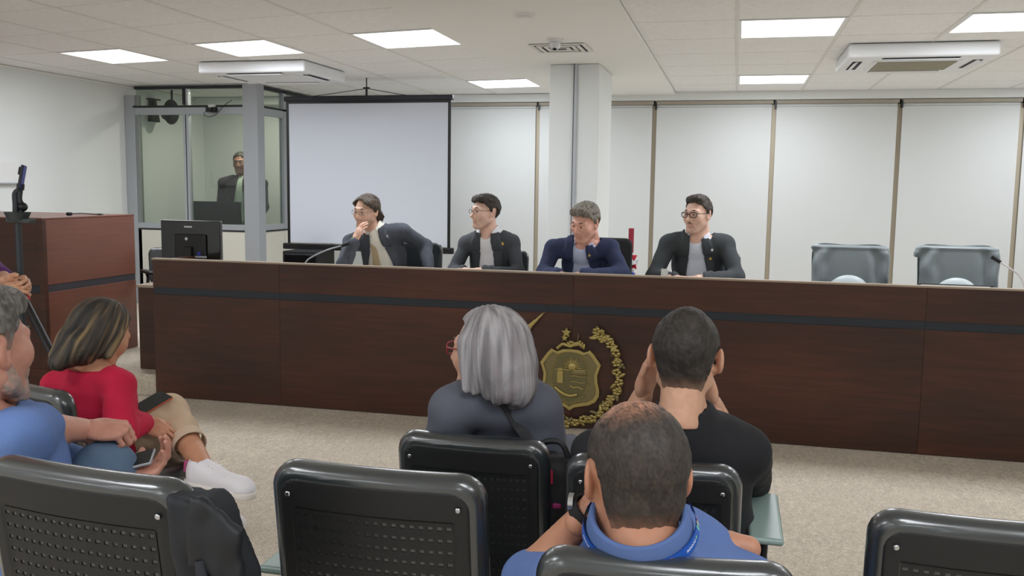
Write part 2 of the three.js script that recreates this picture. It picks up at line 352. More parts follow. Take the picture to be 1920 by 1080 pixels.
// ================= GLASS BOOTH =================
{
  const zf = -9.184, xr = -5.152, y0 = PLAT, top = CEIL;
  const t = thing('glass_booth', 'aluminium framed glass control booth in the room corner', 'booth', V(xr, y0, zf));
  const B = (n, x0, x1, ya, yb, z0, z1, m) => mesh(n, rbox(x0 - xr, x1 - xr, ya - y0, yb - y0, z0 - zf, z1 - zf, 0.004), m, t);
  const P = (n, x0, x1, ya, yb, z0, z1, m) => mesh(n, box(x0 - xr, x1 - xr, ya - y0, yb - y0, z0 - zf, z1 - zf), m, t);
  B('corner_post', -5.331, -5.152, y0, top - 0.002, zf - 0.157, zf, M.alu);
  B('wall_post', -6.826, -6.698, y0, top - 0.11, zf - 0.08, zf, M.alu);
  P('post_gasket', -6.698, -6.658, y0, top - 0.11, zf - 0.07, zf - 0.01, std(0x8b908e, 0.5));
  for (const x of [-6.048]) { B('mullion', x - 0.034, x - 0.006, 1.035, top - 0.03, zf - 0.07, zf - 0.005, M.alu); B('mullion', x + 0.006, x + 0.034, 1.035, top - 0.03, zf - 0.07, zf - 0.005, M.alu); P('mullion_gasket', x - 0.006, x + 0.006, 1.035, top - 0.03, zf - 0.07, zf - 0.012, M.darkGasket); P('mullion_gasket', x - 0.03, x - 0.004, 2.424, top - 0.04, zf - 0.006, zf + 0.002, M.darkGasket); }
  P('head_gasket', -6.698, -5.331, top - 0.045, top - 0.012, zf - 0.06, zf, M.darkGasket);
  P('transom_gasket', -6.72, -5.331, 2.396, 2.418, zf - 0.06, zf, M.darkGasket);
  B('transom', -6.698, -5.331, 2.317, 2.396, zf - 0.07, zf - 0.003, M.alu);
  B('sill_rail', -6.698, -5.331, 1.029, 1.091, zf - 0.07, zf, M.alu);
  P('sill_gasket', -6.698, -5.331, 1.010, 1.029, zf - 0.06, zf - 0.004, M.darkGasket);
  for (const [a, b] of [[-6.698, -6.086], [-6.010, -5.331]]) {
    P('pane', a, b, 1.08, 2.323, zf - 0.04, zf - 0.034, M.glass);
    P('pane', a, b, 2.418, top - 0.045, zf - 0.04, zf - 0.034, M.glass);
  }
  P('lower_panel', -6.698, -6.014, y0 + 0.002, 1.010, zf - 0.06, zf - 0.01, M.panelWhite);
  P('lower_panel', -6.009, -5.331, y0 + 0.002, 1.010, zf - 0.06, zf - 0.01, M.panelWhite);
  // side facing the room
  const S = (n, za, zb, ya, yb, x0, x1, m) => P(n, x0, x1, ya, yb, za, zb, m);
  S('head_gasket', -10.64, zf - 0.157, top - 0.045, top - 0.012, xr - 0.06, xr - 0.0, M.darkGasket);
  S('transom', -10.64, zf - 0.157, 2.317, 2.396, xr - 0.07, xr - 0.003, M.alu);
  S('transom_gasket', -10.64, zf - 0.157, 2.396, 2.418, xr - 0.06, xr, M.darkGasket);
  S('sill_rail', -10.64, zf - 0.157, 1.029, 1.091, xr - 0.07, xr - 0.003, M.alu);
  S('sill_gasket', -10.64, zf - 0.157, 1.010, 1.029, xr - 0.06, xr, M.darkGasket);
  S('lower_panel', -9.789, zf - 0.157, y0 + 0.002, 1.010, xr - 0.06, xr - 0.01, M.panelWhite);
  S('lower_panel', -10.64, -9.794, y0 + 0.002, 1.010, xr - 0.06, xr - 0.01, M.panelWhite);
  S('mullion', -9.856, -9.789, 1.035, top - 0.03, xr - 0.06, xr, M.alu);
  S('pane', -9.789, zf - 0.157, 1.091, 2.317, xr - 0.04, xr - 0.034, M.glass);
  S('pane', -9.789, zf - 0.157, 2.418, top - 0.045, xr - 0.04, xr - 0.034, M.glass);
  S('pane', -10.64, -9.856, 1.091, 2.317, xr - 0.04, xr - 0.034, M.glass);
  S('pane', -10.64, -9.856, 2.418, top - 0.045, xr - 0.04, xr - 0.034, M.glass);
}
// added downlight, unseen behind the corner post, to brighten the booth inside
{
  const t = thing('added_booth_downlight', 'added hidden downlight brightening the inside of the glass booth', 'ceiling light', V(-5.57, CEIL, -9.88));
  mesh('trim_ring', new THREE.TorusGeometry(0.08, 0.012, 10, 28).rotateX(Math.PI / 2).translate(0, -0.006, 0), M.white, t);
  mesh('lamp_disc', new THREE.CylinderGeometry(0.075, 0.075, 0.008, 28).translate(0, -0.004, 0), M.led, t);
  const l = new THREE.RectAreaLight(0xfff4e4, 300, 0.13, 0.13); l.position.set(0, -0.02, 0); l.rotation.x = -Math.PI / 2; l.castShadow = true; t.add(l);
}
// hanging speakers and camera inside the booth
function hangSpeaker(px, py, z, label, round) {
  const p = atZ(px, py, z), t = thing('hanging_speaker', label, 'speaker', V(p.x, p.y, z));
  if (round) { mesh('shell', new THREE.SphereGeometry(0.11, 20, 14).scale(0.85, 1.35, 0.8), M.blackMatte, t); mesh('cone', new THREE.CylinderGeometry(0.07, 0.06, 0.03, 20).rotateX(Math.PI / 2).translate(0, -0.03, 0.09), M.slot, t); }
  else { mesh('shell', new THREE.CylinderGeometry(0.075, 0.115, 0.27, 4, 1).rotateY(Math.PI / 4), M.blackMatte, t); mesh('visor', box(-0.1, 0.1, 0.12, 0.135, -0.08, 0.1), M.black, t); }
  mesh('bracket', rod(V(0, 0.1, -0.02), V(0, CEIL - p.y - 0.001, -0.02), 0.012), M.steel, t);
  return t;
}
hangSpeaker(281, 207, -9.69, 'black flared speaker hanging inside the booth by the side wall', false);
hangSpeaker(321, 210, -9.69, 'black rounded speaker hanging inside the booth beside the mullion', true);
{
  const p = atZ(398, 205, -9.15), t = thing('ceiling_camera', 'small black camera with loose wires fixed on the booth transom', 'camera', V(p.x, p.y, -9.15));
  mesh('body', rbox(-0.055, 0.055, -0.035, 0.02, -0.025, 0.055, 0.012, 3), M.black, t);
  mesh('lens', new THREE.CylinderGeometry(0.025, 0.028, 0.04, 18).rotateX(Math.PI / 2).translate(0.01, -0.01, 0.07), M.blackGloss, t);
  mesh('bracket', rbox(-0.035, 0.03, 0.02, 0.05, -0.025, 0.03, 0.005), M.white, t);
  mesh('wire', tube([V(-0.04, 0.0, 0.02), V(-0.09, -0.05, 0.03), V(-0.03, -0.085, 0.04), V(0.06, -0.06, 0.03), V(0.16, 0.05, 0.0), V(0.24, 0.1, -0.01)], 0.0035), M.black, t);
}
// desk and monitor inside the booth
{
  const t = thing('booth_counter', 'narrow counter behind the booth glass', 'counter', V(-5.94, PLAT, -9.65));
  mesh('top', rbox(-0.72, 0.68, 0.8, 0.83, -0.24, 0.3, 0.004), M.woodB, t);
  for (const x of [-0.66, 0.62]) mesh('leg', box(x - 0.02, x + 0.02, 0.001, 0.8, -0.2, 0.26), M.white, t);
  const a = atZ(361, 377, -9.46), b = atZ(452, 425, -9.46);
  const m = thing('booth_monitor', 'dark computer monitor behind the booth glass', 'monitor', V((a.x + b.x) / 2, PLAT + 0.83, -9.46));
  const hw = (b.x - a.x) / 2, hh = a.y - PLAT - 0.83;
  mesh('screen_back', rbox(-hw, hw, 0.06, hh, -0.02, 0.02, 0.006), M.blackMatte, m);
  mesh('stand', box(-0.04, 0.04, 0.012, 0.1, -0.015, 0.015), M.black, m);
  mesh('foot', rbox(-0.12, 0.12, 0.001, 0.014, -0.08, 0.08, 0.004), M.black, m);
}
// ================= PROJECTION SCREEN =================
{
  const z = -8.85, t = thing('projection_screen', 'white projection screen with black border hanging from the ceiling', 'projection screen', V(-3.72, 0.90, z));
  const W = 0.907, H = 1.551;
  mesh('fabric', box(-W + 0.03, W - 0.03, 0.04, H - 0.06, -0.004, 0.0), M.screen, t);
  mesh('side_border', box(-W, -W + 0.03, 0.02, H - 0.03, -0.005, 0.002), M.black, t);
  mesh('side_border', box(W - 0.03, W, 0.02, H - 0.03, -0.005, 0.002), M.black, t);
  mesh('top_border', box(-W + 0.03, W - 0.03, H - 0.06, H - 0.03, -0.005, 0.002), M.black, t);
  mesh('top_case', rbox(-W - 0.02, W + 0.02, H - 0.035, H + 0.015, -0.05, 0.02, 0.012, 3), std(0x1b1c28, 0.5), t);
  mesh('bottom_bar', rbox(-W - 0.05, W + 0.04, -0.035, 0.03, -0.02, 0.025, 0.012, 3), M.black, t);
  mesh('hook', merge([rod(V(0, H + 0.01, 0), V(0, H + 0.09, 0), 0.012), box(-0.03, 0.03, H + 0.085, H + 0.1, -0.02, 0.02)]), M.black, t);
  mesh('wire', rod(V(-0.02, H + 0.085, 0), V(-0.62, H + 0.012, 0), 0.0035), M.steel, t);
  mesh('wire', rod(V(0.02, H + 0.085, 0), V(0.45, H + 0.012, 0), 0.0035), M.steel, t);
  mesh('hanger', rod(V(0, H + 0.09, 0), V(0, CEIL - 0.90 - 0.001, 0), 0.006), M.steel, t);
  const a = atZ(547, 468, -8.68), b = atZ(612, 490, -8.68);
  const c = thing('equipment_rack', 'black equipment cabinet standing below the projection screen', 'cabinet', V((a.x + b.x) / 2, PLAT, -8.68));
  const hw = (b.x - a.x) / 2;
  mesh('case', rbox(-hw, hw, 0.03, a.y - PLAT, -0.2, 0.2, 0.008), M.blackMatte, c);
  mesh('door', rbox(-hw + 0.02, hw - 0.02, 0.06, a.y - PLAT - 0.03, 0.2, 0.21, 0.004), M.blackGloss, c);
  for (const [x, zz] of [[-1, -1], [1, -1], [-1, 1], [1, 1]]) mesh('caster', new THREE.CylinderGeometry(0.015, 0.015, 0.02, 12).rotateZ(Math.PI / 2).translate(x * (hw - 0.04), 0.0155, zz * 0.16), M.black, c);
}
// ================= SMOOTH SOLIDS =================
// surface nets: meshes the zero level of f between lo and hi with cells of size h
function polygonize(f, lo, hi, h, colorFn) {
  const nx = Math.ceil((hi.x - lo.x) / h) + 2, ny = Math.ceil((hi.y - lo.y) / h) + 2, nz = Math.ceil((hi.z - lo.z) / h) + 2;
  const val = new Float32Array(nx * ny * nz).fill(1e3), B = 4;
  const id = (i, j, k) => (k * ny + j) * nx + i;
  for (let k0 = 0; k0 < nz; k0 += B) for (let j0 = 0; j0 < ny; j0 += B) for (let i0 = 0; i0 < nx; i0 += B) {
    const c = f(lo.x + (i0 + B / 2) * h, lo.y + (j0 + B / 2) * h, lo.z + (k0 + B / 2) * h);
    const skip = Math.abs(c) > h * B * 1.75;
    for (let k = k0; k < Math.min(nz, k0 + B); k++) for (let j = j0; j < Math.min(ny, j0 + B); j++) for (let i = i0; i < Math.min(nx, i0 + B); i++)
      val[id(i, j, k)] = skip ? c : f(lo.x + i * h, lo.y + j * h, lo.z + k * h);
  }
  const pos = [], cell = new Int32Array(nx * ny * nz).fill(-1);
  const off = [[0, 0, 0], [1, 0, 0], [0, 1, 0], [1, 1, 0], [0, 0, 1], [1, 0, 1], [0, 1, 1], [1, 1, 1]];
  const edges = [[0, 1], [2, 3], [4, 5], [6, 7], [0, 2], [1, 3], [4, 6], [5, 7], [0, 4], [1, 5], [2, 6], [3, 7]];
  const v = new Float32Array(8);
  for (let k = 0; k < nz - 1; k++) for (let j = 0; j < ny - 1; j++) for (let i = 0; i < nx - 1; i++) {
    let m = 0;
    for (let q = 0; q < 8; q++) { v[q] = val[id(i + off[q][0], j + off[q][1], k + off[q][2])]; if (v[q] < 0) m++; }
    if (m === 0 || m === 8) continue;
    let x = 0, y = 0, z = 0, n = 0;
    for (const [a, b] of edges) if ((v[a] < 0) !== (v[b] < 0)) {
      const t = v[a] / (v[a] - v[b]); n++;
      x += off[a][0] + t * (off[b][0] - off[a][0]); y += off[a][1] + t * (off[b][1] - off[a][1]); z += off[a][2] + t * (off[b][2] - off[a][2]);
    }
    cell[id(i, j, k)] = pos.length / 3;
    pos.push(lo.x + (i + x / n) * h, lo.y + (j + y / n) * h, lo.z + (k + z / n) * h);
  }
  const ind = [];
  const quad = (a, b, c, d, flip) => { if (a < 0 || b < 0 || c < 0 || d < 0) return; flip ? ind.push(a, c, b, a, d, c) : ind.push(a, b, c, a, c, d); };
  for (let k = 1; k < nz - 1; k++) for (let j = 1; j < ny - 1; j++) for (let i = 1; i < nx - 1; i++) {
    const s = val[id(i, j, k)] < 0;
    if (s !== (val[id(i + 1, j, k)] < 0)) quad(cell[id(i, j - 1, k - 1)], cell[id(i, j, k - 1)], cell[id(i, j, k)], cell[id(i, j - 1, k)], !s);
    if (s !== (val[id(i, j + 1, k)] < 0)) quad(cell[id(i - 1, j, k - 1)], cell[id(i - 1, j, k)], cell[id(i, j, k)], cell[id(i, j, k - 1)], !s);
    if (s !== (val[id(i, j, k + 1)] < 0)) quad(cell[id(i - 1, j - 1, k)], cell[id(i, j - 1, k)], cell[id(i, j, k)], cell[id(i - 1, j, k)], !s);
  }
  const g = new THREE.BufferGeometry();
  g.setAttribute('position', new THREE.Float32BufferAttribute(pos, 3));
  g.setIndex(ind); g.computeVertexNormals();
  const uv = new Float32Array(pos.length / 3 * 2);
  for (let i = 0; i < pos.length / 3; i++) { uv[i * 2] = pos[i * 3] + pos[i * 3 + 2] * 0.7; uv[i * 2 + 1] = pos[i * 3 + 1] + pos[i * 3 + 2] * 0.3; }
  g.setAttribute('uv', new THREE.BufferAttribute(uv, 2));
  if (colorFn) paint(g, colorFn);
  return g;
}
function paint(g, fn) {
  const p = g.attributes.position, n = g.attributes.normal, c = new Float32Array(p.count * 3);
  for (let i = 0; i < p.count; i++) { const q = fn(p.getX(i), p.getY(i), p.getZ(i), n.getX(i), n.getY(i), n.getZ(i)); c[i * 3] = q[0]; c[i * 3 + 1] = q[1]; c[i * 3 + 2] = q[2]; }
  g.setAttribute('color', new THREE.BufferAttribute(c, 3)); return g;
}
const smin = (a, b, k) => { if (k <= 0) return Math.min(a, b); const h = Math.max(k - Math.abs(a - b), 0) / k; return Math.min(a, b) - h * h * k * 0.25; };
const smax = (a, b, k) => -smin(-a, -b, k);
class Solid {
  constructor(k = 0.03) { this.k = k; this.p = []; this.lo = V(1e9, 1e9, 1e9); this.hi = V(-1e9, -1e9, -1e9); }
  grow(c, r) { this.lo.min(V(c.x - r, c.y - r, c.z - r)); this.hi.max(V(c.x + r, c.y + r, c.z + r)); }
  cap(a, b, ra, rb = ra, k = this.k, neg = false) {
    const bx = b.x - a.x, by = b.y - a.y, bz = b.z - a.z;
    this.p.push({ t: 0, ax: a.x, ay: a.y, az: a.z, bx, by, bz, il: 1 / Math.max(1e-9, bx * bx + by * by + bz * bz), ra, dr: rb - ra, k, neg });
    if (!neg) { this.grow(a, ra); this.grow(b, rb); } return this;
  }
  // ellipsoid with axes u, v, w (unit vectors)
  ell(c, r, u = V(1, 0, 0), v = V(0, 1, 0), w = V(0, 0, 1), k = this.k, neg = false) {
    this.p.push({ t: 1, cx: c.x, cy: c.y, cz: c.z, ux: u.x, uy: u.y, uz: u.z, vx: v.x, vy: v.y, vz: v.z, wx: w.x, wy: w.y, wz: w.z, i0: 1 / r[0], i1: 1 / r[1], i2: 1 / r[2], rm: Math.min(...r), k, neg });
    if (!neg) this.grow(c, Math.max(...r)); return this;
  }
  at(x, y, z) {
    let d = 1e3;
    for (const q of this.p) {
      let e;
      if (q.t === 0) {
        const px = x - q.ax, py = y - q.ay, pz = z - q.az;
        let t = (px * q.bx + py * q.by + pz * q.bz) * q.il; t = t < 0 ? 0 : t > 1 ? 1 : t;
        const ex = px - t * q.bx, ey = py - t * q.by, ez = pz - t * q.bz;
        e = Math.sqrt(ex * ex + ey * ey + ez * ez) - q.ra - q.dr * t;
      } else {
        const px = x - q.cx, py = y - q.cy, pz = z - q.cz;
        const a = (px * q.ux + py * q.uy + pz * q.uz) * q.i0, b = (px * q.vx + py * q.vy + pz * q.vz) * q.i1, c = (px * q.wx + py * q.wy + pz * q.wz) * q.i2;
        const k0 = Math.sqrt(a * a + b * b + c * c), a1 = a * q.i0, b1 = b * q.i1, c1 = c * q.i2, k1 = Math.sqrt(a1 * a1 + b1 * b1 + c1 * c1);
        e = k1 > 1e-9 ? k0 * (k0 - 1) / k1 : -q.rm;
      }
      d = q.neg ? smax(d, -e, q.k) : d > 100 ? e : smin(d, e, q.k);
    }
    return d;
  }
  mesh(h, pad = 0.02, fn = (x, y, z) => this.at(x, y, z), colorFn) {
    return polygonize(fn, this.lo.clone().subScalar(pad), this.hi.clone().addScalar(pad), h, colorFn);
  }
}
const roundBoxSdf = (x, y, z, hx, hy, hz, r) => { const a = Math.abs(x) - hx + r, b = Math.abs(y) - hy + r, c = Math.abs(z) - hz + r; return Math.hypot(Math.max(a, 0), Math.max(b, 0), Math.max(c, 0)) + Math.min(Math.max(a, b, c), 0) - r; };
// slab with rounded-rectangle outline (corner radius R), thickness 2*hz, edge rounding r
const slabSdf = (x, y, z, hx, hy, hz, R, r) => {
  const a = Math.abs(x) - hx + R, b = Math.abs(y) - hy + R, d2 = Math.hypot(Math.max(a, 0), Math.max(b, 0)) + Math.min(Math.max(a, b), 0) - R;
  const p = d2 + r, q = Math.abs(z) - hz + r; return Math.hypot(Math.max(p, 0), Math.max(q, 0)) + Math.min(Math.max(p, q), 0) - r;
};
// ================= AUDIENCE CHAIRS =================
const CW = 0.232, CH = 0.24, CURVE = 0.30;     // half width, half height of the back, sideways curve
const chairGeo = {};
{
  const bend = g => { const p = g.attributes.position; for (let i = 0; i < p.count; i++) p.setZ(i, p.getZ(i) - CURVE * p.getX(i) ** 2); g.computeVertexNormals(); return g; };
  // local back frame: x across, y up from the middle of the back, +z faces the row behind
  chairGeo.pad = polygonize((x, y, z) => slabSdf(x, y, z + CURVE * x * x, CW, CH, 0.034, 0.06, 0.028), V(-0.26, -0.27, -0.09), V(0.26, 0.27, 0.06), 0.0075);
  // perforated shell: frame with rounded outline + grid of cells with slots
  const px = 0.172, py0 = -0.19, py1 = 0.145, ox = CW - 0.026, oy = CH - 0.026, R = 0.045, n = 22;
  const fr = polygonize((x, y, z) => Math.max(slabSdf(x, y, z - 0.002, ox, oy, 0.006, R, 0.004), -Math.max(Math.abs(x) - px, py0 - y, y - py1)), V(-0.23, -0.24, -0.02), V(0.23, 0.24, 0.02), 0.0042);
  fr.deleteAttribute('uv');
  // perforated cells
  const cols = 18, rows = 12, pos = [], idx = [];
  const cw = 2 * px / cols, ch = (py1 - py0) / rows, zt = 0.008, zb = 0.0;
  const add = (x, y, z) => { pos.push(x, y, z); return pos.length / 3 - 1; };
  for (let r = 0; r < rows; r++) for (let c = 0; c < cols; c++) {
    const x0 = -px + c * cw, y0 = py0 + r * ch, cx = x0 + cw / 2, cy = y0 + ch / 2;
    const o = [add(x0, y0, zt), add(x0 + cw, y0, zt), add(x0 + cw, y0 + ch, zt), add(x0, y0 + ch, zt)];
    const rx = cw * 0.27, ry = ch * 0.15, a = [[-rx, -ry], [rx, -ry], [rx, ry], [-rx, ry]];
    const t = a.map(([u, w]) => add(cx + u, cy + w, zt)), b = a.map(([u, w]) => add(cx + u, cy + w, zb)), t2 = a.map(([u, w]) => add(cx + u, cy + w, zt));
    for (let k = 0; k < 4; k++) { const m = (k + 1) % 4; idx.push(o[k], o[m], t[m], o[k], t[m], t[k]); idx.push(t2[k], t2[m], b[m], t2[k], b[m], b[k]); }
  }
  const pg = new THREE.BufferGeometry(); pg.setAttribute('position', new THREE.Float32BufferAttribute(pos, 3)); pg.setIndex(idx);
  const flat = g => { const q = g.index ? g.toNonIndexed() : g; q.deleteAttribute('normal'); return q; };
  const clean = g => { for (const k of Object.keys(g.attributes)) if (k !== 'position') g.deleteAttribute(k); return g; };
  const all = mergeGeometries([clean(flat(fr)), clean(flat(pg))]);
  all.translate(0, 0, 0.028); bend(all);
  chairGeo.shell = toCreasedNormals(all, 0.8);
  chairGeo.shell.setAttribute('uv', new THREE.BufferAttribute(new Float32Array(chairGeo.shell.attributes.position.count * 2).map((_, i) => chairGeo.shell.attributes.position.array[(i >> 1) * 3 + (i & 1)]), 2));
  chairGeo.screw = new THREE.SphereGeometry(0.0065, 10, 6).scale(1, 1, 0.5);
  chairGeo.seat = polygonize((x, y, z) => slabSdf(x, z, y - 0.12 * x * x - 0.05 * sstep(0.12, 0.3, -z) * -0.6, 0.235, 0.225, 0.036, 0.07, 0.03), V(-0.26, -0.1, -0.25), V(0.26, 0.1, 0.25), 0.0085);
  chairGeo.under = rbox(-0.2, 0.2, -0.055, -0.032, -0.19, 0.19, 0.01);
}
// chair at the floor point p under its back, turned by yaw (0 faces the desk); top of the back at height T
function audienceChair(label, p, yaw, T, sx = 1, tabletSide = 0, recline = 0.13) {
  const t = thing('auditorium_chair', label, 'chair', V(p.x, 0, p.z), 'black auditorium chairs of the audience');
  t.rotation.y = yaw;
  const back = new THREE.Group(); back.name = 'backrest'; t.add(back);
  back.position.set(0, T - CH * Math.cos(recline), -CH * Math.sin(recline)); back.rotation.x = recline; back.scale.set(sx, 1, 1);
  mesh('pad', chairGeo.pad, M.vinyl, back); mesh('perforated_shell', chairGeo.shell, M.shell, back);
  for (const s of [-1, 1]) { const m = mesh('screw', chairGeo.screw, M.chrome, back); m.position.set(s * 0.183, 0.178, 0.040 - CURVE * 0.033); }
  const seatY = 0.43, seatZ = -0.34;
  const seat = mesh('seat', chairGeo.seat, M.vinyl, t); seat.position.set(0, seatY, seatZ); seat.scale.x = sx;
  const un = mesh('seat_shell', chairGeo.under, M.shell, t); un.position.set(0, seatY, seatZ);
  for (const s of [-1, 1]) {
    mesh('back_bracket', tube([V(s * 0.12, seatY - 0.045, -0.3), V(s * 0.12, seatY - 0.05, -0.13), V(s * 0.12, seatY + 0.0, -0.065), V(s * 0.12, seatY + 0.14, -0.045)], 0.012, 16), M.steel, t);
    mesh('leg', rod(V(s * 0.2, seatY - 0.05, -0.2), V(s * 0.22, 0.001, -0.06), 0.014), M.steel, t);
    mesh('leg', rod(V(s * 0.2, seatY - 0.05, -0.45), V(s * 0.22, 0.001, -0.52), 0.014), M.steel, t);
    mesh('stretcher', rod(V(s * 0.2, seatY - 0.06, -0.47), V(s * 0.2, seatY - 0.06, -0.18), 0.012), M.steel, t);
  }
  if (tabletSide) {
    const s = tabletSide;
    mesh('tablet_support', tube([V(s * 0.21, seatY - 0.06, -0.3), V(s * 0.265, seatY - 0.03, -0.3), V(s * 0.295, seatY + 0.08, -0.3), V(s * 0.295, 0.63, -0.3)], 0.012, 18), M.steel, t);
    mesh('writing_tablet', rbox(s > 0 ? 0.25 : -0.34, s > 0 ? 0.34 : -0.25, 0.628, 0.648, -0.48, -0.1, 0.01, 3), M.tabletSheen, t);
  }
  return t;
}
{
  const c1 = atD(150, 879, 1.85); audienceChair('black perforated-back chair of the man with grey beard, backpack hanging on it', V(c1.x, 0, c1.z), -0.1, c1.y, 1.15);
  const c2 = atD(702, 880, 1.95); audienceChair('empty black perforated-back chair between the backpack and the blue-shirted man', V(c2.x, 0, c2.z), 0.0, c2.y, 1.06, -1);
  const c3 = atD(884, 818, 2.55); audienceChair('black perforated-back chair in which the grey-haired woman sits', V(c3.x, 0, c3.z), 0.0, c3.y, 0.96);
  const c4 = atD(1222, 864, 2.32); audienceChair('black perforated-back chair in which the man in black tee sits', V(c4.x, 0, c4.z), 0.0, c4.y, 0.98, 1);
  const c5 = atD(1247, 1047, 1.6); audienceChair('black perforated-back chair in which the blue-shirted man with lanyard sits', V(c5.x, 0, c5.z), 0.07, c5.y, 1.0);
  const c6 = atD(1872, 978, 1.78); audienceChair('empty black perforated-back chair standing alone at the end of its row', V(c6.x, 0, c6.z), 0.0, c6.y, 1.02);
  audienceChair('black padded chair in which the woman in red sits', atD(52, 722, 3.2), -0.34, atD(52, 722, 3.2).y, 0.96);
}

// ================= CHAIRS ON THE PLATFORM =================
function swivelBase(t, seatH, m = M.black) {
  for (let k = 0; k < 5; k++) { const a = k * Math.PI * 2 / 5 + 0.3, e = V(Math.cos(a) * 0.28, 0.055, Math.sin(a) * 0.28); mesh('base_arm', rod(V(0, 0.09, 0), e, 0.022, 0.014), m, t); mesh('caster', new THREE.CylinderGeometry(0.024, 0.024, 0.03, 14).rotateZ(Math.PI / 2).translate(e.x, 0.025, e.z), M.black, t); }
  mesh('gas_lift', rod(V(0, 0.07, 0), V(0, seatH - 0.03, 0), 0.025), M.chrome, t);
}
function armrests(t, seatH) {
  for (const s of [-1, 1]) mesh('armrest', merge([tube([V(s * 0.24, seatH - 0.01, 0), V(s * 0.31, seatH + 0.02, 0.02), V(s * 0.31, seatH + 0.17, 0.03), V(s * 0.3, seatH + 0.21, -0.05)], 0.014, 18), rbox(s * 0.3 - 0.03, s * 0.3 + 0.03, seatH + 0.2, seatH + 0.225, -0.14, 0.13, 0.01, 2)]), M.black, t);
}
const officeSeat = polygonize((x, y, z) => slabSdf(x, z, y, 0.245, 0.235, 0.04, 0.08, 0.032), V(-0.27, -0.06, -0.26), V(0.27, 0.06, 0.26), 0.012);
// local +z faces the audience
function leatherChair(label, x, z, top, folds) {
  const t = thing('leather_armchair', label, 'chair', V(x, PLAT, z), 'empty grey leather chairs behind the long desk'), sH = 0.47;
  swivelBase(t, sH, M.steel); armrests(t, sH - 0.06);
  mesh('seat', officeSeat, M.leather, t).position.set(0, sH, 0.05);
  const h = (top - PLAT - sH - 0.02) / 2, hw = 0.25;
  const f = (px, y, zz) => {
    const taper = 1 - 0.05 * (y / h);
    const d = slabSdf(px * taper, y, zz + 0.35 * px * px * 0 - 0.0, hw, h, 0.045, 0.045, 0.03);
    // sagging gathered leather: folds run down from the upper corners
    const edge = sstep(0.07, 0.2, Math.abs(px)), ph = (px + Math.sign(px) * (y - h) * 0.22 * folds) * 50;
    const fold = 0.022 * edge * Math.sin(ph + 2 * N3(px * 5, y * 6, folds)) * sstep(h, h - 0.06, y) + 0.018 * (1 - edge) * sstep(h, -h, y) - 0.012 * sstep(h - 0.035, h - 0.01, y) * sstep(h + 0.02, h - 0.012, y);
    return d + fold * 0.8;
  };
  const g = polygonize((a, b, c) => f(a, b, c), V(-0.29, -h - 0.03, -0.09), V(0.29, h + 0.03, 0.09), 0.007);
  const b = mesh('backrest', g, M.leather, t); b.position.set(0, sH + 0.02 + h, -0.2); b.rotation.x = -0.09;
  mesh('piping', tube([V(-hw, -h * 0.9, 0.0), V(-hw * 0.97, 0, 0.0), V(-hw * 0.955, h - 0.02, 0), V(-hw * 0.86, h + 0.002, 0), V(0, h + 0.001, 0), V(hw * 0.86, h + 0.002, 0), V(hw * 0.955, h - 0.02, 0), V(hw * 0.97, 0, 0), V(hw, -h * 0.9, 0)], 0.006, 60), std(0x3c4a4c, 0.4), b);
  mesh('lumbar_pad', polygonize((px, y, zz) => Math.max(Math.hypot(px / 0.15, y / 0.13, zz / 0.06) - 1, -1) * 0.055, V(-0.17, -0.15, -0.08), V(0.17, 0.15, 0.08), 0.008), phys(0xb4bec0, 0.4), b).position.set(0, -0.065, 0.02);  // same leather painted paler, as if the bulge catches light
}
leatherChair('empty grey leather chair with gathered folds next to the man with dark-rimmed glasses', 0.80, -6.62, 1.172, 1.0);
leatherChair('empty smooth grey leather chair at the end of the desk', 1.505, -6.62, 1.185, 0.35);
function officeChair(label, x, z, top, yaw = 0, mat = M.vinyl) {
  const t = thing('office_chair', label, 'chair', V(x, PLAT, z), 'black office chairs behind the long desk'), sH = 0.45; t.rotation.y = yaw;
  swivelBase(t, sH); armrests(t, sH);
  mesh('seat', officeSeat, M.blackMatte, t).position.set(0, sH, 0.06);
  const h = (top - PLAT - sH - 0.08) / 2;
  const b = mesh('backrest', polygonize((px, y, zz) => slabSdf(px, y, zz - 0.4 * px * px, 0.235, h, 0.022, 0.06, 0.018), V(-0.26, -h - 0.02, -0.05), V(0.26, h + 0.02, 0.08), 0.009), mat, t);
  b.position.set(0, sH + 0.08 + h, -0.22); b.rotation.x = -0.08;
  mesh('back_stem', tube([V(0, sH - 0.03, 0), V(0, sH - 0.02, -0.2), V(0, sH + 0.1, -0.27), V(0, sH + 0.3, -0.26)], 0.02, 18), M.black, t);
  return t;
}
officeChair('black office chair under the man covering his mouth', -2.5, -6.72, 1.10);
officeChair('black office chair under the man with the gold star pin', -1.79, -6.72, 1.06);
officeChair('black mesh office chair behind the grey-haired man in navy suit', -1.0, -6.72, 1.178, -0.1, M.meshFabric);
officeChair('black office chair behind the man with dark-rimmed glasses', -0.18, -6.72, 1.10);
officeChair('black office chair between the side desk and the monitor', -4.52, -6.8, 1.0, 0.9);

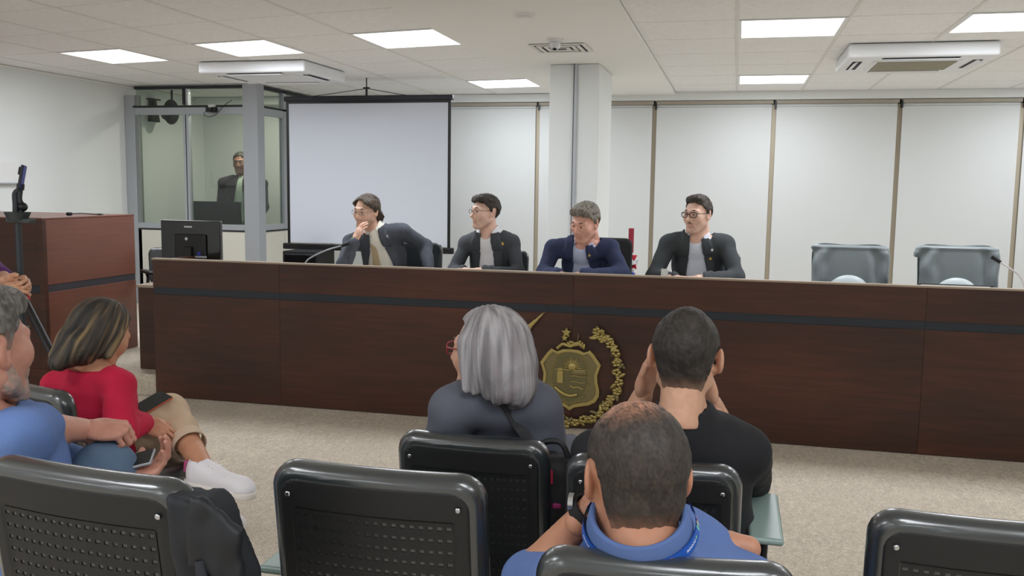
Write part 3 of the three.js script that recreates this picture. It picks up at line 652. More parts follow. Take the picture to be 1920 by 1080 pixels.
// ================= THINGS ON THE DESK =================
{
  const a = atZ(303, 412, -6.22), b = atZ(414, 412, -6.22), y0 = 0.915;
  const t = thing('computer_monitor', 'black computer monitor seen from behind at the end of the desk', 'monitor', V((a.x + b.x) / 2, y0, -6.22));
  const hw = (b.x - a.x) / 2, hh = a.y - y0;
  const cas = mesh('casing', rbox(-hw, hw, 0.04, hh, -0.025, 0.015, 0.008, 3), M.blackGloss, t);
  mesh('rear_bulge', rbox(-hw * 0.5, hw * 0.55, 0.05, hh * 0.7, 0.012, 0.035, 0.012, 3), M.black, t);
  mesh('logo_badge', rbox(-0.05, 0.02, hh - 0.055, hh - 0.042, 0.014, 0.018, 0.001), M.chrome, t);
  mesh('round_badge', new THREE.CylinderGeometry(0.012, 0.012, 0.006, 18).rotateX(Math.PI / 2).translate(-0.02, hh * 0.6, 0.036), M.chrome, t);
  mesh('blue_label', box(0.07, 0.1, 0.085, 0.11, 0.034, 0.0365), std(0x2a35a8, 0.5), t);
  mesh('port_plate', box(0.05, 0.15, 0.066, 0.08, 0.034, 0.037), M.alu, t);
  mesh('stand', rbox(-0.03, 0.03, 0.01, 0.15, 0.03, 0.06, 0.006), M.black, t);
  mesh('foot', rbox(-0.13, 0.13, 0.001, 0.014, -0.08, 0.11, 0.006), M.black, t);
}
function gooseneck(label, base, pts, headDir, color) {
  const t = thing('gooseneck_microphone', label, 'microphone', base);
  mesh('base', rbox(-0.06, 0.06, 0.001, 0.04, -0.06, 0.06, 0.012, 3), M.black, t);
  const loc = pts.map(p => p.clone().sub(base));
  mesh('gooseneck', tube([V(0, 0.038, 0), ...loc], 0.0055, 32), color, t);
  const e = loc[loc.length - 1]; mesh('capsule', rod(e, e.clone().addScaledVector(headDir, 0.06), 0.011, 0.013), M.blackMatte, t);
  mesh('led_ring', new THREE.CylinderGeometry(0.008, 0.008, 0.006, 14).translate(0.03, 0.042, 0.035), std(0x2fae3a, 0.4, { emissive: 0x20c030, emissiveIntensity: 0.6 }), t);
}
{
  const p0 = atZ(576, 488, -6.05), p1 = atZ(610, 470, -6.1), p2 = atZ(640, 461, -6.15);
  gooseneck('thin gooseneck microphone bent towards the man covering his mouth', V(p0.x - 0.02, 0.915, -6.03), [p0, p1, p2], p2.clone().sub(p1).normalize(), std(0x9a9ca4, 0.4, { metalness: 0.5 }));
  const q0 = atZ(1912, 518, -6.1), q1 = atZ(1893, 503, -6.12), q2 = atZ(1876, 492, -6.15);
  gooseneck('pale gooseneck microphone in front of the end leather chair', V(q0.x + 0.03, 0.915, -6.05), [q0, q1, q2], q2.clone().sub(q1).normalize(), std(0xcfc8ca, 0.5));
}
{
  const a = atZ(1735, 530, -6.0), t = thing('document_folder', 'dark document folder standing open on the desk before the end leather chair', 'folder', V(atZ(1790, 530, -6.0).x, 0.915, -6.0));
  mesh('cover', rbox(-0.2, 0.22, 0.001, a.y - 0.915 - 0.005, -0.012, -0.006, 0.002), std(0x30363c, 0.5), t);
  mesh('paper', rbox(-0.19, 0.2, 0.003, a.y - 0.915 - 0.012, -0.005, 0.0, 0.001), M.white, t);
  const c = atZ(1246, 509, -5.95), n = thing('paper_tent', 'small white folded paper tent on the desk by the dark suit sleeve', 'paper', V(c.x, 0.915, -5.95));
  const hh = c.y - 0.915 + 0.02;
  mesh('front_fold', box(-0.022, 0.022, 0, hh, 0, 0.001).rotateX(-0.25).translate(0, 0.001, hh * 0.25), M.white, n);
  mesh('rear_fold', box(-0.022, 0.022, 0, hh, -0.001, 0).rotateX(0.25).translate(0, 0.001, -hh * 0.25), M.white, n);
}
// small flag behind the grey-haired man
{
  const top = atZ(1184, 428, -7.45), t = thing('flag_stand', 'narrow red flag with white and blue folds on a floor pole', 'flag', V(top.x, PLAT, -7.45)), H = top.y - PLAT;
  mesh('base', new THREE.CylinderGeometry(0.1, 0.13, 0.03, 28).translate(0, 0.0155, 0), M.steel, t);
  mesh('pole', rod(V(0, 0.03, 0), V(0, H - 0.14, 0), 0.012), M.chrome, t);
  mesh('red_cap', rbox(-0.021, 0.021, H - 0.2, H, -0.015, 0.015, 0.004), std(0xa03040, 0.6), t);
  const cols = [0xc22a3a, 0xe9e9ee, 0xc8293a, 0xeeeef2, 0x2c3fb0, 0xf0f0f0, 0xc22a3a];
  cols.forEach((c, k) => { const g = polygonize((x, y, z) => roundBoxSdf(x - 0.012 * Math.sin(y * 40 + k), y, z - 0.012 * Math.sin(x * 90 + k * 1.7), 0.034, 0.024, 0.008, 0.007), V(-0.06, -0.035, -0.03), V(0.06, 0.035, 0.03), 0.005); mesh('flag_fold', g, std(c, 0.8), t).position.set(0.012 + 0.006 * Math.sin(k * 2.1), H - 0.24 - k * 0.036, 0.01); });
}
// ================= COAT OF ARMS =================
{
  const t = thing('coat_of_arms', 'brass coat of arms with shield and flower wreath mounted on the desk front', 'emblem', V(-0.99, 0.36, -5.69));
  const half = [[0, 0.175], [0.05, 0.172], [0.085, 0.155], [0.10, 0.16], [0.125, 0.172], [0.15, 0.145], [0.172, 0.11], [0.195, 0.075], [0.183, 0.04], [0.172, 0.0], [0.175, -0.05], [0.187, -0.10], [0.187, -0.145], [0.165, -0.185], [0.125, -0.21], [0.07, -0.222], [0.03, -0.232], [0, -0.255]];
  const pts = [...half, ...half.slice(1, -1).reverse().map(([x, y]) => [-x, y])].map(([x, y]) => new THREE.Vector2(x, y * 0.92));
  const sh = new THREE.Shape(pts.map(p => p.clone())), rim = new THREE.Shape(pts.map(p => p.clone()));
  rim.holes.push(new THREE.Path(pts.map(p => p.clone().multiplyScalar(0.905))));
  mesh('shield_plate', new THREE.ExtrudeGeometry(sh, { depth: 0.006, bevelEnabled: true, bevelSize: 0.003, bevelThickness: 0.004, bevelSegments: 2 }), M.brassDark, t);
  mesh('shield_rim', new THREE.ExtrudeGeometry(rim, { depth: 0.014, bevelEnabled: true, bevelSize: 0.004, bevelThickness: 0.005, bevelSegments: 3 }), M.brass, t);
  const el = (r, n, f) => { for (let k = 0; k < n; k++) { const a = k / n * Math.PI * 2; f(Math.cos(a) * 0.122 * r, Math.sin(a) * 0.172 * r - 0.02, a); } };
  const bead = new THREE.SphereGeometry(0.0062, 8, 6);
  el(1, 56, (x, y) => { mesh('bead', bead, M.brass, t).position.set(x, y, 0.013); });
  const oval = new THREE.Shape(); oval.absellipse(0, -0.02, 0.112, 0.16, 0, Math.PI * 2);
  mesh('oval_field', new THREE.ExtrudeGeometry(oval, { depth: 0.003, bevelEnabled: false, curveSegments: 32 }).translate(0, 0, 0.008), std(0x77704f, 0.45, { metalness: 0.7 }), t);
  // rising sun, hills, sea, lighthouse and shore in relief
  mesh('sun_disc', new THREE.SphereGeometry(0.03, 20, 12).scale(1, 1, 0.45).translate(0.01, 0.05, 0.011), M.brass, t);
  for (let k = 0; k < 13; k++) { const a = -0.2 + k / 12 * (Math.PI + 0.4), r1 = k % 2 ? 0.062 : 0.078; mesh('sun_ray', new THREE.ConeGeometry(0.006, r1 - 0.03, 5).translate(0, (r1 + 0.03) / 2, 0).rotateZ(a - Math.PI / 2).translate(0.01, 0.05, 0.013), M.brass, t); }
  mesh('horizon_bar', rbox(-0.1, 0.105, 0.024, 0.032, 0.011, 0.017, 0.003), M.brass, t);
  mesh('hill', new THREE.SphereGeometry(0.035, 14, 10).scale(1.6, 0.55, 0.25).translate(0.055, 0.01, 0.012), M.brassDark, t);
  mesh('sea_line', tube([V(0.0, -0.012, 0.013), V(0.03, -0.008, 0.015), V(0.06, -0.012, 0.015), V(0.1, -0.01, 0.013)], 0.003, 20), M.brass, t);
  mesh('sea_line', tube([V(0.0, -0.05, 0.013), V(0.03, -0.045, 0.015), V(0.07, -0.052, 0.015), V(0.1, -0.047, 0.012)], 0.003, 20), M.brass, t);
  mesh('tower', merge([rbox(-0.085, -0.045, -0.06, 0.02, 0.011, 0.022, 0.003), rbox(-0.078, -0.052, 0.02, 0.04, 0.011, 0.02, 0.003)]), M.brass, t);
  mesh('reef', tube([V(-0.1, -0.09, 0.012), V(-0.05, -0.125, 0.015), V(0.0, -0.14, 0.015), V(0.05, -0.13, 0.014)], 0.012, 24), M.brass, t);
  mesh('wave_crest', tube([V(0.0, -0.075, 0.013), V(0.025, -0.085, 0.016), V(0.05, -0.08, 0.016), V(0.085, -0.095, 0.013)], 0.006, 20), M.brass, t);
  // crest ornament on top
  const star = (r, r2, n) => { const s = new THREE.Shape(); for (let k = 0; k < n * 2; k++) { const a = k * Math.PI / n + Math.PI / 2, q = k % 2 ? r2 : r; s[k ? 'lineTo' : 'moveTo'](Math.cos(a) * q, Math.sin(a) * q); } return new THREE.ExtrudeGeometry(s, { depth: 0.006, bevelEnabled: true, bevelSize: 0.004, bevelThickness: 0.006, bevelSegments: 1 }); };
  mesh('crest_star', star(0.032, 0.014, 5), M.brass, t).position.set(-0.03, 0.27, 0.006);
  mesh('crest_star', star(0.02, 0.009, 5), M.brass, t).position.set(-0.04, 0.235, 0.008);
  mesh('crest_scroll', tube([V(-0.09, 0.165, 0.01), V(-0.05, 0.195, 0.018), V(0.0, 0.185, 0.02), V(0.04, 0.205, 0.018), V(0.09, 0.175, 0.01)], 0.012, 30), M.brass, t);
  for (let k = 0; k < 7; k++) mesh('crest_leaf', new THREE.SphereGeometry(0.02, 10, 8).scale(1, 0.45, 0.4).rotateZ(-0.6 + k * 0.33), M.brass, t).position.set(-0.01 + k * 0.016, 0.2 + 0.012 * Math.sin(k * 1.9), 0.02);
  mesh('crest_rod', rod(V(0.04, 0.2, 0.01), V(0.05, 0.265, 0.01), 0.004), M.brassDark, t);
  // wreath of flowers on one side, long cane leaves on the other
  const leafG = new THREE.SphereGeometry(0.03, 10, 8).scale(1, 0.42, 0.3), petalG = new THREE.SphereGeometry(0.014, 8, 6).scale(1, 0.7, 0.5);
  seed = 777;
  for (let k = 0; k < 30; k++) {
    const u = k / 29, a = lerp(1.0, -1.72, u), R0 = 0.335 + 0.014 * Math.sin(k * 2.3);
    const cx = Math.cos(a) * R0 * 0.93, cy = Math.sin(a) * R0 * 0.98 + 0.015;
    for (const s of [-1, 1]) { const l = mesh('wreath_leaf', leafG, k % 3 ? M.brass : M.brassDark, t); l.position.set(cx + rr(-0.02, 0.02), cy + rr(-0.014, 0.014), 0.012 + rr(0, 0.012)); l.rotation.set(rr(-0.4, 0.4), rr(-0.5, 0.5), a + Math.PI / 2 + s * rr(0.5, 1.1)); }
    if (k % 2 === 0) for (let q = 0; q < 5; q++) { const b = q * 1.2566 + k; mesh('wreath_petal', petalG, M.brass, t).position.set(cx + Math.cos(b) * 0.017, cy + Math.sin(b) * 0.017, 0.03); }
  }
  for (let k = 0; k < 6; k++) { const l = mesh('wreath_leaf', leafG, M.brass, t); l.position.set(0.145 + k * 0.02, 0.245 + 0.012 * Math.sin(k * 2) + (k < 3 ? k * 0.008 : 0), 0.016); l.rotation.z = 0.4 * Math.sin(k * 1.7); }
  for (let k = 0; k < 14; k++) {      // lower garland to the other side
    const u = k / 13, a = lerp(-1.75, -2.5, u), cx = Math.cos(a) * 0.32, cy = Math.sin(a) * 0.335 + 0.02;
    const l = mesh('wreath_leaf', leafG, k % 2 ? M.brass : M.brassDark, t); l.position.set(cx, cy, 0.014 + rr(0, 0.014)); l.rotation.set(rr(-0.4, 0.4), rr(-0.4, 0.4), a + Math.PI / 2 + rr(-0.9, 0.9));
  }
  for (let k = 0; k < 7; k++) {
    const a0 = lerp(3.9, 2.75, k / 6), bx = Math.cos(a0) * 0.33, by = Math.sin(a0) * 0.33 + 0.02;
    const L = k === 6 ? 0.26 : 0.16, tip = V(bx + (k === 6 ? 0.14 : -0.03), by + L, 0.02), mid = V(lerp(bx, tip.x, 0.35) - 0.025, lerp(by, tip.y, 0.55), 0.03);
    const s = new Solid(0.01); s.cap(V(bx, by, 0.008), mid, 0.008, 0.02).cap(mid, tip, 0.02, 0.002);
    mesh('cane_leaf', s.mesh(0.008, 0.01, (x, y, z) => Math.max(s.at(x, y, z), Math.abs(z - 0.018) - 0.008)), k % 2 ? M.brassDark : M.brass, t);
  }
}
// ================= PEOPLE =================
const cross = (a, b) => V(0, 0, 0).crossVectors(a, b);
const mixv = (a, b, t) => a.clone().lerp(b, t);
function frame(f, up = V(0, 1, 0)) {            // u: the person's left, v: up, w: forward
  const w = f.clone().normalize(), u = cross(up, w).normalize(), v = cross(w, u).normalize(); return { u, v, w };
}
const lin = (hex) => { const c = new THREE.Color(hex); return [c.r, c.g, c.b]; };
const mixc = (a, b, t) => [lerp(a[0], b[0], t), lerp(a[1], b[1], t), lerp(a[2], b[2], t)];
const skinMat = phys(0xffffff, 0.5, { vertexColors: true, sheen: 0.15 });
const hairMat = phys(0xffffff, 0.66, { vertexColors: true });
const vcMat = std(0xffffff, 0.85, { vertexColors: true });
const cloth = (hex, o = {}) => std(hex, 0.88, { bumpMap: clothBump, bumpScale: 0.0003, ...o });

// head: local frame, +y up, +z forward, +x to the person's left; chin at -0.118, crown at 0.115
function headSolid(o = {}) {
  const s = new Solid(0.025), jaw = o.jaw ?? 1, nose = o.nose ?? 1;
  s.ell(V(0, 0.030, -0.018), [0.0765, 0.086, 0.098]);
  s.ell(V(0, -0.035, 0.03), [0.060 * jaw, 0.078, 0.066], undefined, undefined, undefined, 0.04);
  s.cap(V(-0.02, -0.104, 0.066), V(0.02, -0.104, 0.066), 0.017, 0.017, 0.03);
  for (const e of [-1, 1]) {
    s.cap(V(e * 0.054 * jaw, -0.062, 0.0), V(e * 0.022, -0.1, 0.06), 0.017, 0.015, 0.03);
    s.ell(V(e * 0.04, -0.02, 0.062), [0.024, 0.024, 0.019], undefined, undefined, undefined, 0.035);   // cheek
    s.cap(V(e * 0.012, 0.028, 0.086), V(e * 0.045, 0.026, 0.07), 0.011, 0.009, 0.015);                    // brow
    s.ell(V(e * 0.031, 0.006, 0.097), [0.017, 0.0115, 0.018], undefined, undefined, undefined, 0.012, true); // socket
    s.ell(V(e * 0.031, 0.0055, 0.0775), [0.0145, 0.0125, 0.0125], undefined, undefined, undefined, 0.004);    // lids
  }
  s.cap(V(0, 0.014, 0.086), V(0, -0.03, 0.108 * nose), 0.0075, 0.0115, 0.012);
  for (const e of [-1, 1]) s.cap(V(e * 0.011, -0.036, 0.096), V(e * 0.012, -0.035, 0.09), 0.0085, 0.008, 0.008);
  s.cap(V(-0.02, -0.0635, 0.084), V(0, -0.0615, 0.0935), 0.0045, 0.006, 0.006).cap(V(0.02, -0.0635, 0.084), V(0, -0.0615, 0.0935), 0.0045, 0.006, 0.006);
  s.cap(V(-0.018, -0.0725, 0.084), V(0, -0.0745, 0.092), 0.005, 0.007, 0.006).cap(V(0.018, -0.0725, 0.084), V(0, -0.0745, 0.092), 0.005, 0.007, 0.006);
  for (const e of [-1, 1]) {   // ears
    const r = 0.35 * e, u = V(Math.cos(r), 0, -Math.sin(r) * -1), w = V(-Math.sin(r), 0, Math.cos(r));
    const c = V(e * (0.079 + (o.earOut ?? 0)), -0.004, -0.012);
    s.ell(c, [0.0085, 0.033, 0.0195], u, V(0, 1, 0), w, 0.008);
    s.cap(V(e * 0.077, -0.028, -0.006), V(e * 0.074, -0.035, -0.002), 0.009, 0.007, 0.008);
    s.ell(V(e * (0.09 + (o.earOut ?? 0)), -0.002, -0.006), [0.009, 0.02, 0.0105], u, V(0, 1, 0), w, 0.005, true);
  }
  s.cap(V(0, -0.055, -0.03), V(0, o.neckEnd ?? -0.16, -0.05), (o.neck ?? 0.054), (o.neck ?? 0.054) + 0.003, 0.03);
  return s;
}
const headCache = {};
function headGeometry(key, o, tone) {
  const s = headSolid(o);
  s.lo.y = -0.165;
  const g = s.mesh(o.cell ?? 0.0042, 0.012, (x, y, z) => Math.max(s.at(x, y, z), -0.17 - y));
  const lips = mixc(tone, lin(0xb06a60), 0.5), ruddy = mixc(tone, lin(0xc07868), 0.35), shave = o.stubble ? mixc(tone, lin(0x4a4038), o.stubble) : tone;
  return paint(g, (x, y, z) => {
    let c = tone; const n = N3(x * 60, y * 60, z * 60);
    c = mixc(c, ruddy, sstep(0.03, 0.012, Math.hypot(Math.abs(x) - 0.04, y + 0.024, z - 0.075)) * 0.6 + sstep(0.075, 0.085, Math.abs(x)) * 0.5 + sstep(0.02, 0.008, Math.hypot(x, y + 0.033, z - 0.108)) * 0.6);
    if (o.stubble) c = mixc(c, shave, sstep(-0.03, -0.06, y + 0.25 * Math.max(0, Math.abs(x) - 0.04)) * sstep(-0.02, 0.02, z) * (0.8 + 0.4 * n));
    if (z > 0.075 && Math.abs(y + 0.068) < 0.013 && Math.abs(x) < 0.026) c = mixc(c, lips, 0.8);
    return mixc(c, [c[0] * 0.9, c[1] * 0.88, c[2] * 0.86], clamp(0.5 + n));
  });
}
// hand: local frame, wrist at origin, +y along the fingers, +x to the thumb side, +z out of the back of the hand
function handSolid(curl = 0.4, spread = 0.06, thumb = 0.5, bend = [1, 1, 1, 1]) {
  const s = new Solid(0.008);
  s.cap(V(0, -0.03, 0), V(0, 0.01, 0), 0.0265, 0.025, 0.02);
  s.ell(V(0, 0.05, 0), [0.042, 0.052, 0.0165], undefined, undefined, undefined, 0.02);
  s.ell(V(0.028, 0.03, -0.008), [0.02, 0.032, 0.016], undefined, undefined, undefined, 0.015);
  const len = [0.072, 0.08, 0.075, 0.06], fx = [0.0285, 0.0095, -0.0095, -0.027], fy = [0.088, 0.094, 0.09, 0.08], fr = [0.0088, 0.0092, 0.0088, 0.0078];
  for (let i = 0; i < 4; i++) {
    let p = V(fx[i], fy[i] - 0.012, 0), ang = 0; const sp = (1.5 - i) * spread, L = [len[i] * 0.46, len[i] * 0.31, len[i] * 0.27], c = curl * bend[i], turns = [c * 0.9, c * 1.15, c * 0.75];
    let r = fr[i];
    p = V(fx[i], fy[i], 0); s.cap(V(fx[i] * 0.9, fy[i] - 0.035, 0), p, r * 1.15, r * 1.1, 0.008);
    for (let k = 0; k < 3; k++) { ang += turns[k]; const q = V(p.x + Math.sin(sp) * L[k] * Math.cos(ang), p.y + Math.cos(ang) * L[k], p.z - Math.sin(ang) * L[k]); s.cap(p, q, r, r * 0.92, 0.0025); p = q; r *= 0.92; }
  }
  const a = thumb, t0 = V(0.032, 0.028, -0.006), t1 = V(0.032 + Math.sin(a) * 0.042, 0.028 + Math.cos(a) * 0.036, -0.014), t2 = V(t1.x + Math.sin(a * 0.6) * 0.03, t1.y + Math.cos(a * 0.6) * 0.028, -0.022 - curl * 0.006);
  s.cap(t0, t1, 0.0125, 0.0105, 0.01).cap(t1, t2, 0.0102, 0.0088, 0.003);
  return s;
}
// M4: placement from a frame {u(thumb side), v(fingers), w(back)} and origin
function placed(g, o, X, Y, Z, sc = 1) {
  const m = new THREE.Matrix4().makeBasis(X.clone().multiplyScalar(sc), Y.clone().multiplyScalar(sc), Z.clone().multiplyScalar(sc)); m.setPosition(o);
  const q = g.clone().applyMatrix4(m);
  if (m.determinant() < 0) { const ix = q.index.array; for (let i = 0; i < ix.length; i += 3) { const t = ix[i]; ix[i] = ix[i + 1]; ix[i + 1] = t; } q.computeVertexNormals(); }
  return q;
}
const handCache = {};
function handGeometry(h, tone) {
  const key = JSON.stringify([h.curl, h.spread, h.thumb, h.bend]);
  const s = handSolid(h.curl, h.spread, h.thumb, h.bend);
  const g = handCache[key] ??= s.mesh(0.0032, 0.008);
  const k = mixc(tone, lin(0xb86a5a), 0.3);
  return paint(g.clone(), (x, y, z) => mixc(tone, k, clamp(0.3 + 0.8 * N3(x * 45, y * 45, z * 45) + sstep(0.1, 0.16, y) * 0.3)));
}

/* spec: label, base, F (body facing), P pelvis, N neck base, head {c, f, up, opt}, tone, sh {L,R}, arms {L:{el,wr,hand},R:..}, legs {L:{hip,knee,ank,toe},R}
   build: girth factor */
function person(spec) {
  const t = thing('person', spec.label, 'person', spec.base);
  const B = spec.base, g = spec.girth ?? 1, tone = lin(spec.tone);
  const loc = p => p.clone().sub(B);
  const P = loc(spec.P), N = loc(spec.N), up = N.clone().sub(P).normalize(), fr = frame(spec.F, up), fw = fr.w;
  const u = fr.u, v = fr.v, w = fr.w;
  const S = spec.S ?? 0.185;
  const shL = spec.shL ? loc(spec.shL) : N.clone().addScaledVector(u, S).addScaledVector(v, -0.055), shR = spec.shR ? loc(spec.shR) : N.clone().addScaledVector(u, -S).addScaledVector(v, -0.055);
  const H = loc(spec.head.c), hf = frame(spec.head.f, spec.head.up ?? V(0, 1, 0)), hs = spec.head.scale ?? 1;
  const neckTop = H.clone().addScaledVector(hf.v, -0.075 * hs).addScaledVector(hf.w, -0.03 * hs);
  const TL = N.distanceTo(P);
  function torso(s, e) {            // e: extra thickness
    s.ell(P.clone().addScaledVector(v, TL * 0.66).addScaledVector(w, 0.005), [0.162 * g + e, TL * 0.40 + e, 0.108 * g + e], u, v, w, 0.06);
    s.ell(P.clone().addScaledVector(v, TL * 0.28).addScaledVector(w, 0.012), [0.148 * g + e, TL * 0.42 + e, 0.11 * g + e], u, v, w, 0.06);
    s.ell(P, [0.168 * g + e, 0.125 + e, 0.125 * g + e], u, v, w, 0.06);
    for (const q of [shL, shR]) { s.cap(N.clone().addScaledVector(v, -0.05), q, 0.055 + e, 0.045 + e, 0.04); s.cap(N.clone().addScaledVector(v, 0.015), mixv(N, q, 0.62).addScaledVector(v, 0.008), 0.042 + e * 0.8, 0.036 + e * 0.8, 0.05); }
  }
  const arms = { L: { s: shL, ...spec.arms.L }, R: { s: shR, ...spec.arms.R } };
  function arm(s, q, e, to = 2, ef = e) {
    const el = loc(q.el), wr = loc(q.wr);
    const end1 = to >= 1 ? el : mixv(q.s, el, to);
    s.cap(q.s, end1, 0.045 * (q.fat ?? 1) + e, lerp(0.045, 0.039, Math.min(1, to)) * (q.fat ?? 1) + e, 0.022);
    if (to > 1) s.cap(el, mixv(el, wr, to - 1), 0.039 * (q.fat ?? 1) + ef, lerp(0.039, 0.027, to - 1) * (q.fat ?? 1) + ef, 0.03);
  }
  function leg(s, q, e, to = 2) {
    const hip = loc(q.hip), kn = loc(q.knee), an = loc(q.ank);
    s.cap(hip, to >= 1 ? kn : mixv(hip, kn, to), 0.082 * (spec.legFat ?? 1) + e, 0.057 + e, 0.05);
    if (to > 1) { const m = mixv(kn, an, 0.35); if (to - 1 > 0.35) { s.cap(kn, m, 0.054 + e, 0.054 + e, 0.04); s.cap(m, mixv(kn, an, to - 1), 0.054 + e, 0.036 + e, 0.03); } else s.cap(kn, mixv(kn, an, to - 1), 0.054 + e, 0.05 + e, 0.04); }
  }
  // ---- body: one continuous figure ----
  const b = new Solid(0.04); torso(b, 0);
  b.cap(N.clone().addScaledVector(v, -0.03), neckTop, (spec.neck ?? 0.054) + 0.004, spec.neck ?? 0.054, 0.05);
  for (const q of [arms.L, arms.R]) arm(b, q, 0);
  if (spec.legs) for (const q of [spec.legs.L, spec.legs.R]) { leg(b, q, 0); b.cap(loc(q.ank), mixv(loc(q.ank), loc(q.toe), spec.footLen ?? 1), spec.foot ?? 0.036, (spec.foot ?? 0.036) * 0.68, 0.02); }
  const cellB = spec.cell ?? 0.012;
  const parts = [paint(b.mesh(cellB, 0.02), (x, y, z) => mixc(tone, [tone[0] * 0.9, tone[1] * 0.86, tone[2] * 0.84], clamp(0.4 + 0.9 * N3(x * 30, y * 30, z * 30))))];
  const hg = headGeometry('', { ...spec.head.opt, neck: (spec.neck ?? 0.054) - 0.002 }, tone);
  const toHead = geo => placed(geo, H, hf.u, hf.v, hf.w, hs);
  parts.push(toHead(hg));
  for (const [side, q] of [['L', arms.L], ['R', arms.R]]) if (q.hand) {
    const wr = loc(q.wr), Y = q.hand.dir.clone().normalize(); let Z = q.hand.back.clone(); Z.addScaledVector(Y, -Z.dot(Y)).normalize();
    let X = cross(Y, Z); if (side === 'R') X.negate();     // thumb side
    parts.push(placed(handGeometry(q.hand, tone), wr, X, Y, Z, q.hand.scale ?? 1));
  }
  mesh('body', mergeGeometries(parts), skinMat, t);
  // ---- eyes ----
  if (!spec.noEyes) for (const e of [-1, 1]) {
    const gE = new THREE.SphereGeometry(0.0118, 18, 14); const q = placed(gE, H.clone().addScaledVector(hf.u, e * 0.031 * hs).addScaledVector(hf.v, 0.0055 * hs).addScaledVector(hf.w, 0.0805 * hs), hf.u, hf.v, hf.w, hs);
    const look = hf.w; const c0 = H.clone().addScaledVector(hf.u, e * 0.031 * hs).addScaledVector(hf.v, 0.0055 * hs).addScaledVector(hf.w, 0.0805 * hs);
    paint(q, (x, y, z) => { const d = V(x, y, z).sub(c0).normalize().dot(look); const up2 = V(x, y, z).sub(c0).normalize().dot(hf.v); return up2 > 0.3 || up2 < -0.42 ? mixc(tone, lin(0x8a5c4c), 0.3) : d > 0.93 ? [0.008, 0.006, 0.005] : d > 0.8 ? lin(0x3a2618) : lin(0xd8d2cc); });
    mesh('eye', q, phys(0xffffff, 0.25, { vertexColors: true }), t);
  }
  // ---- eyebrows ----
  if (spec.brow) for (const e of [-1, 1]) { const s = new Solid(0.004); s.cap(V(e * 0.015, 0.031, 0.0935), V(e * 0.033, 0.034, 0.0885), 0.003, 0.0032).cap(V(e * 0.033, 0.034, 0.0885), V(e * 0.05, 0.0265, 0.0735), 0.0032, 0.0016); mesh('eyebrow', toHead(paint(s.mesh(0.0028, 0.005), () => lin(spec.brow))), hairMat, t); }
  const api = { t, B, loc, P, N, u, v, w, H, hf, hs, toHead, arms, shL, shR, TL, tone, neckTop, fields: {} };
  // point of a garment surface seen at a photo pixel
  api.hit = (name, px, py) => { const f = api.fields[name], d = ray(px, py).normalize(), p = camera.position.clone(); for (let i = 0; i < 200; i++) { const q = p.clone().sub(B), e = f(q.x, q.y, q.z); if (e < 0.001) break; p.addScaledVector(d, Math.min(e * 0.7, 0.5)); } return p.sub(B); };
  // garment built on the same skeleton; x: options
  api.garment = (name, mat, x) => {
    const s = new Solid(0.04), e = x.e ?? 0.012;
    if (x.torso !== false) { torso(s, e); if (x.neck !== 0) s.cap(N.clone().addScaledVector(v, -0.03), neckTop, (spec.neck ?? 0.054) + 0.004 + e, (spec.neck ?? 0.054) + e, 0.05); }
    const nax = neckTop.clone().sub(N).normalize();
    if (x.pad) for (const q of [shL, shR]) s.cap(mixv(N, q, 0.35).addScaledVector(v, x.pad * 0.9), q.clone().addScaledVector(v, x.pad * 0.6), 0.04 + e, 0.038 + e, 0.03);
    if (x.arms) for (const q of [arms.L, arms.R]) arm(s, q, x.ae ?? e, x.arms, x.af ?? x.ae ?? e);
    if (x.legs) for (const q of [spec.legs.L, spec.legs.R]) leg(s, q, x.le ?? e, (q.cover ?? x.legs));
    const amp = x.fold ?? 0.004, fq = x.freq ?? 9, sd = x.seed ?? 0;
    const f = (px, y, z) => {
      let d = s.at(px, y, z);
      if (d > 0.05) return d;
      const qx = px - N.x, qy = y - N.y, qz = z - N.z;
      const cu = qx * u.x + qy * u.y + qz * u.z, cv = qx * v.x + qy * v.y + qz * v.z, cw = qx * w.x + qy * w.y + qz * w.z;
      const n1 = N3(px * fq + sd, y * fq * 0.7, z * fq), n2 = N3(px * fq * 2.6 + n1 * 1.4, y * fq * 1.6 + sd, z * fq * 2.6);
      d += amp * (1 - 2.2 * Math.abs(n1)) * 0.7 + amp * 0.45 * n2;
      // neck hole
      if (x.neck !== 0) {
        const r = (x.neck ?? 0.066), ta = qx * nax.x + qy * nax.y + qz * nax.z, h = Math.hypot(qx - ta * nax.x, qy - ta * nax.y, qz - ta * nax.z);
        d = smax(d, -smax(h - r, (x.neckLow ?? -0.012) - ta, 0.02), 0.006);
        d = smax(d, -smax(h - 0.105, (x.top ?? 0.03) - ta, 0.01), 0.006);
        if (x.scoop) d = smax(d, -(Math.hypot(cu / 1.1, (cv - 0.04), (cw - 0.1)) - x.scoop), 0.01);
      }
      if (x.open && cw > -0.02) {        // open jacket front with lapels
        const o = x.open(cv, cu); d = smax(d, o - Math.abs(cu - (x.openShift ?? 0)), 0.004);
        const l = Math.abs(cu - (x.openShift ?? 0)) - o;
        const lw = 0.062 * sstep(-0.4, -0.12, cv) * (1 - 0.3 * sstep(-0.05, 0.02, cv)), notch = Math.abs(cv + 0.105) < 0.006 + 0.25 * Math.max(0, l - 0.03) ? 0.6 : 0;
        if (lw > 0.004) d -= 0.009 * sstep(lw + 0.003, lw - 0.003, l) * (1 - notch);
      }
      if (x.cut) d = Math.max(d, x.cut(cu, cv, cw, px, y, z));
      return d;
    };
    const geo = s.mesh(x.cell ?? 0.0095, 0.02, f, x.color); api.fields[name] = f;
    return mesh(name, geo, mat, t);
  };
